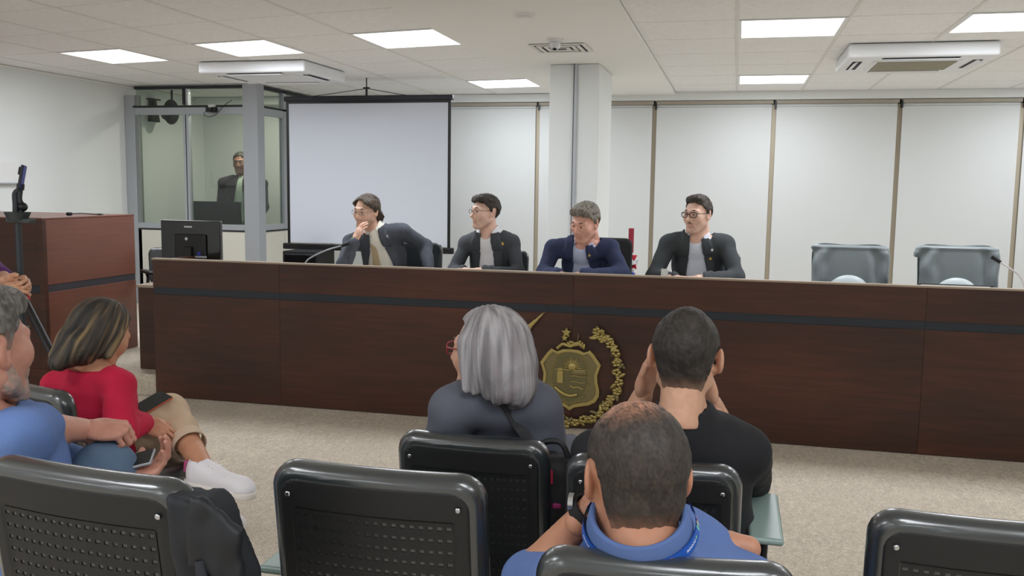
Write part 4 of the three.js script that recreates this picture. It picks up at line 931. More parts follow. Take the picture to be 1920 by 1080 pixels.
  // hair-like solids in head space
  api.onHead = (name, solidOrFn, box6, cell, color, mat = hairMat) => {
    const fn = solidOrFn.at ? (x, y, z) => solidOrFn.at(x, y, z) : solidOrFn;
    return mesh(name, toHead(polygonize(fn, V(box6[0], box6[1], box6[2]), V(box6[3], box6[4], box6[5]), cell, color)), mat, t);
  };
  api.collar = (mat, o = {}) => {
    const gap = o.gap ?? 0.9, r = o.r ?? 0.064, h = o.h ?? 0.034, prof = [[r, -0.012], [r - 0.002, h], [r + 0.005, h + 0.006], [r + 0.011, h], [r + 0.02, o.drop ?? -0.006], [r + 0.016, (o.drop ?? -0.006) - 0.002], [r + 0.006, h - 0.008], [r + 0.003, -0.012], [r, -0.012]].map(p => new THREE.Vector2(...p));
    const gl = new THREE.LatheGeometry(prof, 40, gap / 2, Math.PI * 2 - gap);
    const p = gl.attributes.position; for (let i = 0; i < p.count; i++) { const a = Math.abs(Math.atan2(p.getX(i), p.getZ(i))); p.setY(i, p.getY(i) - 0.035 * sstep(1.5, 0.3, a)); const k = 1 + 0.12 * sstep(1.2, 0.3, a); p.setX(i, p.getX(i) * k); p.setZ(i, p.getZ(i) * (1 + 0.18 * sstep(1.5, 0.3, a))); }
    gl.computeVertexNormals();
    const ax = neckTop.clone().sub(N).normalize(), f2 = frame(w.clone().addScaledVector(ax, -w.dot(ax)), ax);
    return mesh('collar', placed(gl, N.clone().addScaledVector(ax, o.lift ?? 0.04).addScaledVector(w, -0.006), f2.u, ax, f2.w), mat, t);
  };
  api.glasses = (mat, o = {}) => {
    const L = [], hw = o.w ?? 0.024, hh = o.h ?? 0.017, r = o.r ?? 0.0022, y = o.y ?? 0.004, z = 0.106;
    for (const e of [-1, 1]) {
      const c = [], n = 28; for (let i = 0; i < n; i++) { const a = i / n * Math.PI * 2, k = 3; const ca = Math.cos(a), sa = Math.sin(a); c.push(V(e * 0.033 + hw * Math.sign(ca) * Math.abs(ca) ** (2 / k), y + hh * Math.sign(sa) * Math.abs(sa) ** (2 / k), z - Math.abs(e * 0.033 + hw * ca) * 0.12)); }
      L.push(new THREE.TubeGeometry(new THREE.CatmullRomCurve3(c, true), 40, r, 6, true));
      L.push(tube([V(e * (0.033 + hw), y + 0.006, z - 0.008), V(e * 0.074, y + 0.007, z - 0.03), V(e * 0.083, y + 0.006, 0.03), V(e * 0.083, y + 0.004, -0.01), V(e * 0.081, y - 0.012, -0.025)], r * 0.9, 24, 6));
    }
    L.push(tube([V(-0.0095, y + 0.004, z), V(0, y + 0.007, z + 0.002), V(0.0095, y + 0.004, z)], r, 8, 6));
    const mg = mergeGeometries(L);
    mesh('glasses', toHead(mg), mat, t);
  };
  return api;
}
// short hair cap: shell over the cranium with a hairline; o: thick, top, line(x,z)->y hairline, flow noise
function hairCap(o) {
  const C = V(0, 0.030, -0.018), R = [0.0765, 0.086, 0.098], e = o.e ?? 0.010;
  const s = new Solid(0.02);
  s.ell(C, R.map(r => r + e));
  if (o.extra) o.extra(s);
  const line = o.line;
  return (x, y, z) => {
    let d = s.at(x, y, z);
    if (d > 0.03) return d;
    const a = Math.atan2(x, z + 0.018), nn = N3(x * 80 + 3, y * 26, z * 30), n2 = N3(x * 190, y * 50, z * 60 + 5);
    d += (o.rough ?? 0.004) * nn + (o.rough ?? 0.004) * 0.6 * n2;
    d = smax(d, line(x, z, a) + 0.006 * nn - y, 0.006);
    if (o.face) d = smax(d, o.face(x, y, z), 0.006);
    return d;
  };
}
const HB = [-0.115, -0.13, -0.145, 0.115, 0.16, 0.13];
const strandColor = (a, b, f = 90) => (x, y, z) => { const n = N3(x * f, y * f * 0.25, z * f) * 0.8 + N3(x * f * 2.5, y * f * 0.5, z * f * 2.5) * 0.5; return mixc(a, b, clamp(0.5 + n)); };
// ---------- shared clothing ----------
const C_SUIT = cloth(0x4b505a), C_SUIT2 = cloth(0x43474d), C_NAVY = cloth(0x2f3858), C_BLACKSUIT = cloth(0x3c4145);
const starGeo = (r, d = 0.0025) => { const s = new THREE.Shape(); for (let k = 0; k < 10; k++) { const a = k * Math.PI / 5 + Math.PI / 2, q = k % 2 ? r * 0.42 : r; s[k ? 'lineTo' : 'moveTo'](Math.cos(a) * q, Math.sin(a) * q); } return new THREE.ExtrudeGeometry(s, { depth: d, bevelEnabled: true, bevelSize: 0.001, bevelThickness: 0.001, bevelSegments: 1 }); };
const gold = std(0xd8b45a, 0.3, { metalness: 0.8 }), silver = std(0xd4d8de, 0.3, { metalness: 0.8 });
function sitLegs(P, F, floorY, spread = 0.1, reach = 0.43) {
  const f = frame(F), mk = s => { const hip = P.clone().addScaledVector(f.u, s * 0.09), knee = P.clone().addScaledVector(f.u, s * spread).addScaledVector(f.w, reach); knee.y = floorY + 0.5; const ank = knee.clone().addScaledVector(f.w, 0.03); ank.y = floorY + 0.085; const toe = ank.clone().addScaledVector(f.w, 0.16); toe.y = floorY + 0.04; return { hip, knee, ank, toe }; };
  return { L: mk(1), R: mk(-1) };
}
function shoes(api, spec, mat, sole = M.black) {
  for (const q of [spec.legs.L, spec.legs.R]) {
    const a = api.loc(q.ank), b = api.loc(q.toe), s = new Solid(0.02); s.cap(V(a.x, a.y - 0.03, a.z), b, 0.046, 0.034).cap(a, V(a.x, a.y - 0.04, a.z), 0.047, 0.045);
    const fy = Math.min(a.y - 0.082, b.y - 0.038);
    const m = mesh('shoe', s.mesh(0.011, 0.02, (x, y, z) => Math.max(s.at(x, y, z), fy - y)), mat, api.t);
  }
}
const bandGeo = (c, dir, R, h, t) => { const g = new THREE.LatheGeometry([[R, -h], [R + t, -h], [R + t, h], [R, h], [R, -h]].map(p => new THREE.Vector2(...p)), 28); g.applyQuaternion(new THREE.Quaternion().setFromUnitVectors(V(0, 1, 0), dir.clone().normalize())); g.translate(c.x, c.y, c.z); return g; };
const maleLine = (front = 0.078, nape = -0.055) => (x, z, a) => {
  const A = Math.abs(a);
  if (A < 0.75) return front - 0.012 * sstep(0.2, 0.75, A);
  if (A < 1.2) return lerp(front - 0.012, 0.03, sstep(0.75, 1.2, A));
  if (A < 1.45) return lerp(0.03, -0.012, sstep(1.2, 1.33, A));
  if (A < 1.95) return lerp(-0.012, 0.032, sstep(1.45, 1.55, A));
  return lerp(0.032, nape, sstep(1.95, 2.4, A));
};
const frontV = (top, bot, L = 0.28) => cv => lerp(top, bot, sstep(0.0, -L, cv));

// ---------- man covering his mouth ----------
{
  const z = -6.5, N = atZ(709, 440, z - 0.06), P = V(N.x + 0.07, PLAT + 0.56, z - 0.14), F = V(0.1, 0, 1);
  const wr = atZ(666, 450, -6.27), tip = atZ(688, 400, -6.30);
  const spec = {
    label: 'seated man in dark suit and cream tie covering his mouth with one hand', base: V(P.x, PLAT, P.z), F, P, N, tone: 0xeabfa8, neck: 0.053,
    shL: atZ(756, 436, z - 0.1), shR: atZ(658, 455, z - 0.03),
    head: { c: atZ(687, 396, z), f: V(-0.28, -0.16, 1), up: V(0.03, 1, 0.1), opt: { stubble: 0.45, cell: 0.0038 }, scale: 1.03 }, brow: 0x2a2018,
    arms: { L: { el: atZ(797, 461, z - 0.24), wr: atZ(806, 515, z - 0.06), hand: { dir: V(0.1, -1, 0.3), back: V(1, 0, 0.2), curl: 0.5, spread: 0.05, thumb: 0.4 }, fat: 1.1 }, R: { el: atZ(643, 497, -6.24), wr, hand: { dir: tip.clone().sub(wr), back: V(-0.55, 0.15, 0.9), curl: 0.32, spread: 0.05, thumb: 0.35, scale: 0.95 } } },
    legs: sitLegs(P, F, PLAT),
  };
  const a = person(spec);
  a.garment('shirt', cloth(0xf8f6ea), { e: 0.010, fold: 0.003, neck: 0.058, top: 0.05, cell: 0.009 });
  a.collar(cloth(0xf0efe4), { gap: 0.7, lift: 0.05 });
  a.garment('tie', cloth(0xcdb894), { e: 0.014, fold: 0.001, neck: 0, cell: 0.006, cut: (cu, cv, cw) => Math.max(Math.abs(cu + 0.035) - lerp(0.034, 0.018, sstep(-0.25, -0.02, cv)), cv + 0.01, -cw) });
  a.garment('jacket', C_SUIT, { e: 0.018, ae: 0.013, arms: 1.86, fold: 0.007, freq: 8, neck: 0.07, seed: 1, pad: 0.022, open: frontV(0.045, 0.115), cell: 0.008, openShift: -0.01 });
  a.garment('trousers', C_SUIT, { torso: false, legs: 2, e: 0.014, cell: 0.016, neck: 0 }); shoes(a, spec, M.black);
  const hair = hairCap({ e: 0.013, rough: 0.006, line: (x, z2, an) => { const A = Math.abs(an); const part = 0.092 - 0.02 * sstep(0, 0.5, x > 0 ? A : 0) ; if (A < 1.1) return lerp(part, 0.03, sstep(0.35, 1.1, A)); if (A < 1.9) return lerp(0.03, -0.012, sstep(1.1, 1.35, A)); return lerp(-0.012, -0.085, sstep(1.9, 2.3, A)); }, extra: s => { s.ell(V(0.05, 0.05, 0.02), [0.045, 0.05, 0.06]); s.ell(V(-0.055, 0.05, 0.02), [0.034, 0.045, 0.05]); s.cap(V(-0.05, -0.05, -0.07), V(0.055, -0.05, -0.06), 0.045, 0.048); s.cap(V(0.06, -0.06, -0.05), V(0.072, -0.085, -0.045), 0.02, 0.012); } });
  a.onHead('hair', hair, HB, 0.0042, strandColor(lin(0x1f1711), lin(0x564538)));
  a.glasses(std(0x8a8888, 0.3, { metalness: 0.7 }), { r: 0.0015, w: 0.023, h: 0.014 });
  const wl = a.loc(wr), el = a.loc(spec.arms.R.el); mesh('wristband', bandGeo(wl.clone().addScaledVector(wl.clone().sub(el).normalize(), -0.004), wl.clone().sub(el), 0.0275, 0.008, 0.004), std(0x4fe04a, 0.5), a.t);
  mesh('shirt_cuff', bandGeo(mixv(el, wl, 0.80), wl.clone().sub(el), 0.033, 0.012, 0.004), cloth(0xf0efe4), a.t);
  const p = a.hit('jacket', 726, 443); mesh('lapel_pin', starGeo(0.012), silver, a.t).position.copy(p);
}
// ---------- man with gold star pin ----------
{
  const z = -6.5, N = atZ(917, 444, z - 0.04), P = V(N.x + 0.02, PLAT + 0.56, z - 0.1), F = V(-0.08, 0, 1);
  const spec = {
    label: 'seated man in dark suit and open white collar with a gold star pin', base: V(P.x, PLAT, P.z), F, P, N, tone: 0xecc3b0, neck: 0.053,
    shL: atZ(960, 456, z - 0.05), shR: atZ(875, 458, z - 0.03),
    head: { c: atZ(909, 397, z), f: V(-0.72, -0.02, 0.8), opt: { stubble: 0.18, cell: 0.0038, nose: 1.05 }, scale: 1.02 }, brow: 0x241a14,
    arms: { L: { el: atZ(972, 512, z + 0.04), wr: V(N.x + 0.02, 0.955, z + 0.3), hand: { dir: V(-1, 0, 0.2), back: V(0, 1, 0.2), curl: 0.4, spread: 0.05, thumb: 0.4 } }, R: { el: atZ(850, 510, z + 0.06), wr: V(N.x - 0.08, 0.955, z + 0.32), hand: { dir: V(1, 0, 0.2), back: V(0, 1, 0.2), curl: 0.4, spread: 0.05, thumb: 0.4 } } },
    legs: sitLegs(P, F, PLAT),
  };
  const a = person(spec);
  a.garment('shirt', cloth(0xf4f5fa), { e: 0.011, fold: 0.003, neck: 0.056, cell: 0.009, top: 0.05, scoop: 0.06 });
  a.collar(cloth(0xf6f7fb), { gap: 1.3, lift: 0.042 });
  a.garment('jacket', C_SUIT2, { e: 0.017, ae: 0.011, arms: 1.9, fold: 0.006, neck: 0.07, seed: 5, pad: 0.022, open: frontV(0.05, 0.072), cell: 0.008 });
  a.garment('trousers', C_SUIT2, { torso: false, legs: 2, e: 0.014, cell: 0.016, neck: 0 }); shoes(a, spec, M.black);
  a.onHead('hair', hairCap({ e: 0.012, rough: 0.006, line: maleLine(0.074, -0.065), extra: s => { s.cap(V(-0.04, 0.09, 0.055), V(0.04, 0.095, 0.055), 0.026, 0.028); s.ell(V(0, 0.08, 0), [0.075, 0.05, 0.085]); } }), HB, 0.0042, strandColor(lin(0x17120f), lin(0x3b322b)));
  a.glasses(std(0x3a3030, 0.3, { metalness: 0.4 }), { r: 0.0016, w: 0.023, h: 0.015 });
  const p = a.hit('jacket', 942, 457); mesh('lapel_pin', starGeo(0.015), gold, a.t).position.copy(p);
}
// ---------- grey-haired man in navy ----------
{
  const z = -6.42, N = atZ(1094, 462, z - 0.05), P = V(N.x + 0.02, PLAT + 0.55, z - 0.16), F = V(-0.06, 0, 1);
  const spec = {
    label: 'seated grey-haired man in navy suit looking down with tilted head', base: V(P.x, PLAT, P.z), F, P, N, tone: 0xe4ad9a, neck: 0.058, girth: 1.08,
    shL: atZ(1145, 466, z - 0.06), shR: atZ(1038, 466, z - 0.04),
    head: { c: atZ(1097, 417, z + 0.03), f: V(-0.5, -0.42, 1), up: V(-0.06, 1, 0.42), opt: { cell: 0.0038, jaw: 1.08 }, scale: 1.08 }, brow: 0x5a4a40,
    arms: { L: { el: atZ(1166, 512, z + 0.06), wr: V(N.x + 0.03, 0.955, z + 0.3), hand: { dir: V(-1, 0, 0.2), back: V(0, 1, 0.2), curl: 0.4, spread: 0.05, thumb: 0.4 }, fat: 1.15 }, R: { el: atZ(1019, 512, z + 0.06), wr: V(N.x - 0.1, 0.955, z + 0.3), hand: { dir: V(1, 0, 0.2), back: V(0, 1, 0.2), curl: 0.4, spread: 0.05, thumb: 0.4 }, fat: 1.15 } },
    legs: sitLegs(P, F, PLAT),
  };
  const a = person(spec);
  a.garment('shirt', cloth(0xc0cae6), { e: 0.011, fold: 0.004, neck: 0.06, cell: 0.009, top: 0.05, top: 0.05, scoop: 0.062 });
  a.collar(cloth(0xc6cfe8), { gap: 1.2, lift: 0.042, r: 0.067 });
  a.garment('jacket', C_NAVY, { e: 0.017, ae: 0.012, arms: 1.9, fold: 0.007, neck: 0.074, seed: 9, pad: 0.022, open: frontV(0.055, 0.085), cell: 0.008, openShift: -0.012 });
  a.garment('trousers', C_NAVY, { torso: false, legs: 2, e: 0.014, cell: 0.016, neck: 0 }); shoes(a, spec, M.black);
  a.onHead('hair', hairCap({ e: 0.012, rough: 0.006, line: maleLine(0.076, -0.06), extra: s => { s.cap(V(-0.045, 0.088, 0.05), V(0.05, 0.088, 0.045), 0.03, 0.03); s.ell(V(0, 0.085, -0.01), [0.075, 0.048, 0.085]); } }), HB, 0.0042, strandColor(lin(0x4c463e), lin(0x8d867a)));
  const p = a.hit('jacket', 1105, 479); mesh('lapel_pin', starGeo(0.012), gold, a.t).position.copy(p);
}
// ---------- man with dark-rimmed glasses ----------
{
  const z = -6.5, N = atZ(1306, 452, z - 0.04), P = V(N.x + 0.03, PLAT + 0.57, z - 0.12), F = V(-0.05, 0, 1);
  const spec = {
    label: 'seated man with dark-rimmed glasses and moustache in a black suit', base: V(P.x, PLAT, P.z), F, P, N, tone: 0xeac0ac, neck: 0.055, girth: 1.08,
    shL: atZ(1360, 459, z - 0.05), shR: atZ(1254, 457, z - 0.03),
    head: { c: atZ(1308, 402, z), f: V(-0.55, -0.06, 0.9), opt: { stubble: 0.22, cell: 0.0038, nose: 1.05 }, scale: 1.05 }, brow: 0x1f1712,
    arms: { L: { el: atZ(1381, 520, z + 0.06), wr: V(N.x + 0.03, 0.955, z + 0.32), hand: { dir: V(-1, 0, 0.2), back: V(0, 1, 0.2), curl: 0.4, spread: 0.05, thumb: 0.4 }, fat: 1.15 }, R: { el: atZ(1226, 518, z + 0.08), wr: V(N.x - 0.12, 0.955, z + 0.32), hand: { dir: V(1, 0, 0.2), back: V(0, 1, 0.2), curl: 0.4, spread: 0.05, thumb: 0.4 }, fat: 1.15 } },
    legs: sitLegs(P, F, PLAT),
  };
  const a = person(spec);
  a.garment('shirt', cloth(0xdfe6f6), { e: 0.011, fold: 0.004, neck: 0.058, cell: 0.009, top: 0.05, scoop: 0.062 });
  a.collar(cloth(0xe0e9fa), { gap: 1.3, lift: 0.04, r: 0.066 });
  a.garment('jacket', C_BLACKSUIT, { e: 0.018, ae: 0.012, arms: 1.9, fold: 0.006, neck: 0.072, seed: 13, pad: 0.022, open: frontV(0.05, 0.085), cell: 0.008 });
  a.garment('trousers', C_BLACKSUIT, { torso: false, legs: 2, e: 0.014, cell: 0.016, neck: 0 }); shoes(a, spec, M.black);
  a.onHead('hair', hairCap({ e: 0.009, rough: 0.004, line: maleLine(0.082, -0.05), extra: s => { s.cap(V(-0.035, 0.1, 0.04), V(0.035, 0.1, 0.04), 0.026, 0.026); s.ell(V(0, 0.095, -0.01), [0.06, 0.04, 0.075]); } }), HB, 0.0042, strandColor(lin(0x1a1411), lin(0x453930)));
  const ms = new Solid(0.006); ms.cap(V(-0.024, -0.056, 0.085), V(0, -0.051, 0.0985), 0.0035, 0.0045).cap(V(0.024, -0.056, 0.085), V(0, -0.051, 0.0985), 0.0035, 0.0045);
  a.onHead('moustache', ms, [-0.04, -0.075, 0.06, 0.04, -0.035, 0.12], 0.0028, () => lin(0x8a6654));
  a.glasses(std(0x17161c, 0.35), { r: 0.0028, w: 0.025, h: 0.0165 });
  let p = a.hit('jacket', 1335, 469); mesh('lapel_pin', starGeo(0.012), silver, a.t).position.copy(p);
  p = a.hit('jacket', 1332, 485); mesh('lapel_pin', starGeo(0.013), gold, a.t).position.copy(p);
}
// ---------- person inside the booth ----------
{
  const z = -10.02, H = atZ(451, 305, z), N = V(H.x + 0.015, H.y - 0.2, z - 0.02), P = V(N.x, PLAT + 0.95, z), F = V(0.25, 0, 1);
  const mk = s => ({ hip: V(P.x + s * 0.09, P.y, P.z), knee: V(P.x + s * 0.1, PLAT + 0.5, P.z + 0.02), ank: V(P.x + s * 0.1, PLAT + 0.085, P.z), toe: V(P.x + s * 0.12, PLAT + 0.04, P.z + 0.15) });
  const spec = {
    label: 'person in dark jacket standing behind the booth glass', base: V(P.x, PLAT, P.z), F, P, N, tone: 0xa87862, S: 0.235, girth: 1.15,
    head: { c: H, f: V(0.25, -0.1, 1), opt: { cell: 0.006 }, scale: 1.06 }, brow: 0x2a2018, cell: 0.014,
    arms: { L: { el: V(N.x + 0.29, N.y - 0.33, z + 0.0), wr: V(N.x + 0.25, N.y - 0.53, z + 0.12), hand: { dir: V(-0.2, -0.6, 0.8), back: V(1, 0.3, 0), curl: 0.5, spread: 0.05, thumb: 0.4 } }, R: { el: V(N.x - 0.28, N.y - 0.33, z + 0.02), wr: V(N.x - 0.2, N.y - 0.5, z + 0.2), hand: { dir: V(0.2, -0.6, 0.8), back: V(-1, 0.3, 0), curl: 0.5, spread: 0.05, thumb: 0.4 } } },
    legs: { L: mk(1), R: mk(-1) },
  };
  const a = person(spec);
  a.garment('shirt', cloth(0xb9c8b8), { e: 0.006, fold: 0.002, neck: 0.058, cell: 0.012 });
  a.garment('jacket', cloth(0x3a343c), { e: 0.02, arms: 1.9, fold: 0.006, neck: 0.07, pad: 0.022, open: frontV(0.04, 0.07), cell: 0.012 });
  a.garment('trousers', cloth(0x2a2a30), { torso: false, legs: 2, e: 0.02, cell: 0.016, neck: 0 }); shoes(a, spec, M.black);
  a.onHead('hair', hairCap({ e: 0.010, rough: 0.004, line: maleLine(0.08, -0.05) }), HB, 0.006, strandColor(lin(0x2a2622), lin(0x504a46)));
}
// ================= AUDIENCE =================
const longHairColor = (a, b, c, f = 60) => (x, y, z) => { const an = Math.atan2(x, z); const n = N3(an * 9 + x * f * 0.4, y * 6, z * f * 0.4) + 0.5 * N3(an * 26, y * 9, z * f), m = N3(an * 5 + 7, y * 4, x * 20); return mixc(mixc(a, b, clamp(0.5 + n)), c, clamp((m - 0.1) * 2.2) * 0.8); };
// ---------- woman with long grey hair ----------
{
  const D = 2.68, c = atD(912, 657, D), N = atD(936, 730, D + 0.05), P = V(N.x + 0.02, 0.55, N.z - 0.10), F = V(-0.32, 0, -1);
  const spec = {
    label: 'woman with long straight grey hair and glasses in a grey jacket, seen in profile', base: V(P.x, 0, P.z), F, P, N, tone: 0xd6a58c, neck: 0.047, girth: 1.04,
    shL: atD(846, 772, D - 0.0), shR: atD(1012, 766, D + 0.03),
    head: { c, f: V(-1, -0.02, -0.33), up: V(0, 1, 0), opt: { cell: 0.0035, nose: 1.06, neckEnd: -0.07 }, scale: 1.02 }, brow: 0x6a5a50,
    arms: { L: { el: atD(820, 900, D + 0.08), wr: V(P.x - 0.1, 0.66, P.z - 0.36), hand: { dir: V(0.4, -0.2, -1), back: V(-0.2, 1, 0), curl: 0.5, spread: 0.05, thumb: 0.4 }, fat: 1.1 }, R: { el: atD(1038, 905, D + 0.1), wr: V(P.x + 0.12, 0.66, P.z - 0.38), hand: { dir: V(-0.4, -0.2, -1), back: V(0.2, 1, 0), curl: 0.5, spread: 0.05, thumb: 0.4 }, fat: 1.1 } },
    legs: sitLegs(P, F, 0),
  };
  const a = person(spec);
  a.garment('jacket', cloth(0x5c5f6b), { e: 0.018, arms: 1.9, fold: 0.006, freq: 7, neck: 0.05, seed: 21, cell: 0.008, pad: 0.015, neckLow: 0.03, top: 0.11 });
  a.collar(cloth(0x5c5f6b), { gap: 1.6, r: 0.062, h: 0.034, lift: 0.06 });
  a.garment('trousers', cloth(0x2a2b31), { torso: false, legs: 2, e: 0.014, cell: 0.016, neck: 0 }); shoes(a, spec, M.black);
  const s = new Solid(0.03);
  s.ell(V(0, 0.034, -0.022), [0.092, 0.1, 0.112]);
  s.ell(V(0.0, -0.03, -0.045), [0.098, 0.13, 0.1], undefined, undefined, undefined, 0.04);
  s.cap(V(0, -0.06, -0.075), V(0, -0.09, -0.088), 0.082, 0.072, 0.04);
  for (const e of [-1, 1]) s.cap(V(e * 0.082, 0.03, 0.02), V(e * 0.088, -0.115, 0.0), 0.026, 0.018, 0.03);
  const hf = (x, y, z) => {
    let d = s.at(x, y, z); if (d > 0.03) return d;
    const an = Math.atan2(x, z + 0.02);
    d += 0.0035 * N3(an * 11, y * 5, 3) + 0.0028 * N3(an * 30 + y * 3, y * 7, 9) - 0.006 * sstep(-0.06, -0.16, y) * N3(an * 7, 1, y * 3);
    // open the face: everything in front of z and below the hairline
    const open = Math.min(z - lerp(0.034, 0.022, sstep(0.05, -0.1, y)), 0.09 - y + 0.25 * Math.min(0, z - 0.06));
    d = smax(d, open * 0.8, 0.008);
    d = smax(d, -0.1 + 0.02 * N3(an * 6, 2, 1) - 0.05 * sstep(0.02, -0.09, z) - y + 0.0, 0.01);
    return d;
  };
  a.onHead('hair', hf, [-0.13, -0.24, -0.19, 0.13, 0.16, 0.12], 0.0038, longHairColor(lin(0x6d6a6c), lin(0xa9a5a7), lin(0x8c8184)));
  a.glasses(std(0x9a2a38, 0.35), { r: 0.0024, w: 0.025, h: 0.018 });
  // shoulder strap as a flat band over the back
  const pts = [[930, 728], [950, 760], [975, 800], [1003, 838], [1026, 868]].map(([x, y]) => a.hit('jacket', x, y));
  const L = []; for (let i = 0; i < pts.length - 1; i++) { const d = pts[i + 1].clone().sub(pts[i]); const g = new RoundedBoxGeometry(0.036, d.length() + 0.01, 0.006, 2, 0.002); const f = frame(camera.position.clone().sub(a.B).sub(pts[i]), d.clone().normalize()); const v2 = d.clone().normalize(), w2 = camera.position.clone().sub(a.B).sub(pts[i]); w2.addScaledVector(v2, -w2.dot(v2)).normalize(); const u2 = cross(v2, w2); const m = new THREE.Matrix4().makeBasis(u2, v2, w2); m.setPosition(mixv(pts[i], pts[i + 1], 0.5)); g.applyMatrix4(m); L.push(g); }
  mesh('bag_strap', merge(L), std(0x3a3a3c, 0.7), a.t);
  // shoulder bag hanging at her side
  const bc = atD(1036, 940, D - 0.06), bag = thing('shoulder_bag', 'black shoulder bag with red details hanging beside the grey-haired woman', 'bag', V(bc.x, bc.y - 0.16, bc.z));
  const bf = (x, y, z) => { const d = slabSdf(x, y - 0.15, z, 0.075 + 0.03 * sstep(0.28, 0.05, y), 0.15, 0.06, 0.06, 0.04); return d + 0.008 * N3(x * 18, y * 14, z * 18) + 0.004 * N3(x * 40, y * 40, z * 40); };
  mesh('pouch', polygonize(bf, V(-0.14, -0.03, -0.09), V(0.14, 0.33, 0.09), 0.008), std(0x15161a, 0.7), bag);
  mesh('red_patch', polygonize((x, y, z) => Math.max(bf(x, y, z) - 0.004, slabSdf(x + 0.005, y - 0.25, z - 0.05, 0.016, 0.024, 0.05, 0.008, 0.005)), V(-0.06, 0.2, -0.02), V(0.06, 0.3, 0.1), 0.005), std(0xb02040, 0.6), bag);
  mesh('red_patch', polygonize((x, y, z) => Math.max(bf(x, y, z) - 0.004, slabSdf(x - 0.025, y - 0.17, z - 0.05, 0.014, 0.009, 0.05, 0.005, 0.004)), V(-0.04, 0.13, -0.02), V(0.08, 0.21, 0.1), 0.005), std(0x9a2a6a, 0.6), bag);
  mesh('handle', tube([V(-0.05, 0.28, 0), V(-0.03, 0.33, 0.0), V(0.02, 0.335, 0), V(0.05, 0.28, 0)], 0.009, 18), std(0x1a1b1e, 0.6), bag);
}
// ---------- man in black tee, seen from behind ----------
{
  const D = 2.46, c = atD(1286, 668, D), N = atD(1280, 800, D - 0.0), P = V(N.x + 0.02, 0.55, N.z - 0.08), F = V(0.02, 0, -1);
  const spec = {
    label: 'man in black tee with short dark hair, elbows raised, seen from behind', base: V(P.x, 0, P.z), F, P, N, tone: 0xd2a286, neck: 0.056, girth: 1.12, noEyes: false,
    shL: atD(1120, 850, D + 0.0), shR: atD(1398, 850, D + 0.04),
    head: { c, f: V(0.03, -0.06, -1), up: V(0.02, 1, 0), opt: { cell: 0.0032, earOut: 0.008 }, scale: 1.05 }, brow: 0x2a2018,
    arms: {
      L: { el: atD(1104, 935, D + 0.26), wr: atD(1205, 742, D + 0.2), hand: { dir: V(0.2, 0.8, -0.15), back: V(-0.8, 0, -0.5), curl: 0.35, spread: 0.05, thumb: 0.4 }, fat: 1.15 },
      R: { el: atD(1408, 905, D + 0.32), wr: atD(1333, 755, D + 0.2), hand: { dir: V(-0.25, 0.8, -0.15), back: V(0.8, 0, -0.5), curl: 0.35, spread: 0.05, thumb: 0.4 }, fat: 1.15 },
    },
    legs: sitLegs(P, F, 0, 0.16),
  };
  const a = person(spec);
  a.garment('tee_shirt', cloth(0x191a1e), { e: 0.016, ae: 0.02, arms: 0.95, fold: 0.008, freq: 6, neck: 0.06, neckLow: 0.02, top: 0.065, seed: 31, cell: 0.008 });
  a.garment('jeans', cloth(0x4a6088), { torso: false, legs: 2, e: 0.014, cell: 0.014, neck: 0 }); shoes(a, spec, M.black);
  const sk = a.tone, dk = lin(0x1d1916), md = lin(0x3a332d);
  const hair = hairCap({ e: 0.009, rough: 0.003, line: maleLine(0.082, -0.125), extra: s => { s.cap(V(0, 0.09, 0.04), V(0, 0.085, -0.05), 0.036, 0.038); for (const e of [-0.026, 0, 0.026]) s.cap(V(e, -0.03, -0.066 + Math.abs(e) * 0.3), V(e, -0.085, -0.046 + Math.abs(e) * 0.5), 0.036, 0.03); } });
  a.onHead('hair', hair, HB, 0.0034, (x, y, z) => {
    const sw = Math.atan2(y - 0.06, x - 0.012), rr2 = Math.hypot(x - 0.012, y - 0.06);
    const n = N3(sw * 3 + rr2 * 30, rr2 * 90, z * 20) * 0.8 + N3(x * 200, y * 120, z * 200) * 0.5;
    const base = mixc(dk, md, clamp(0.4 + n));
    return mixc(base, mixc(sk, lin(0x6a5a50), 0.45), sstep(-0.03, -0.1, y + 0.012 * n) * 0.8);
  });
}
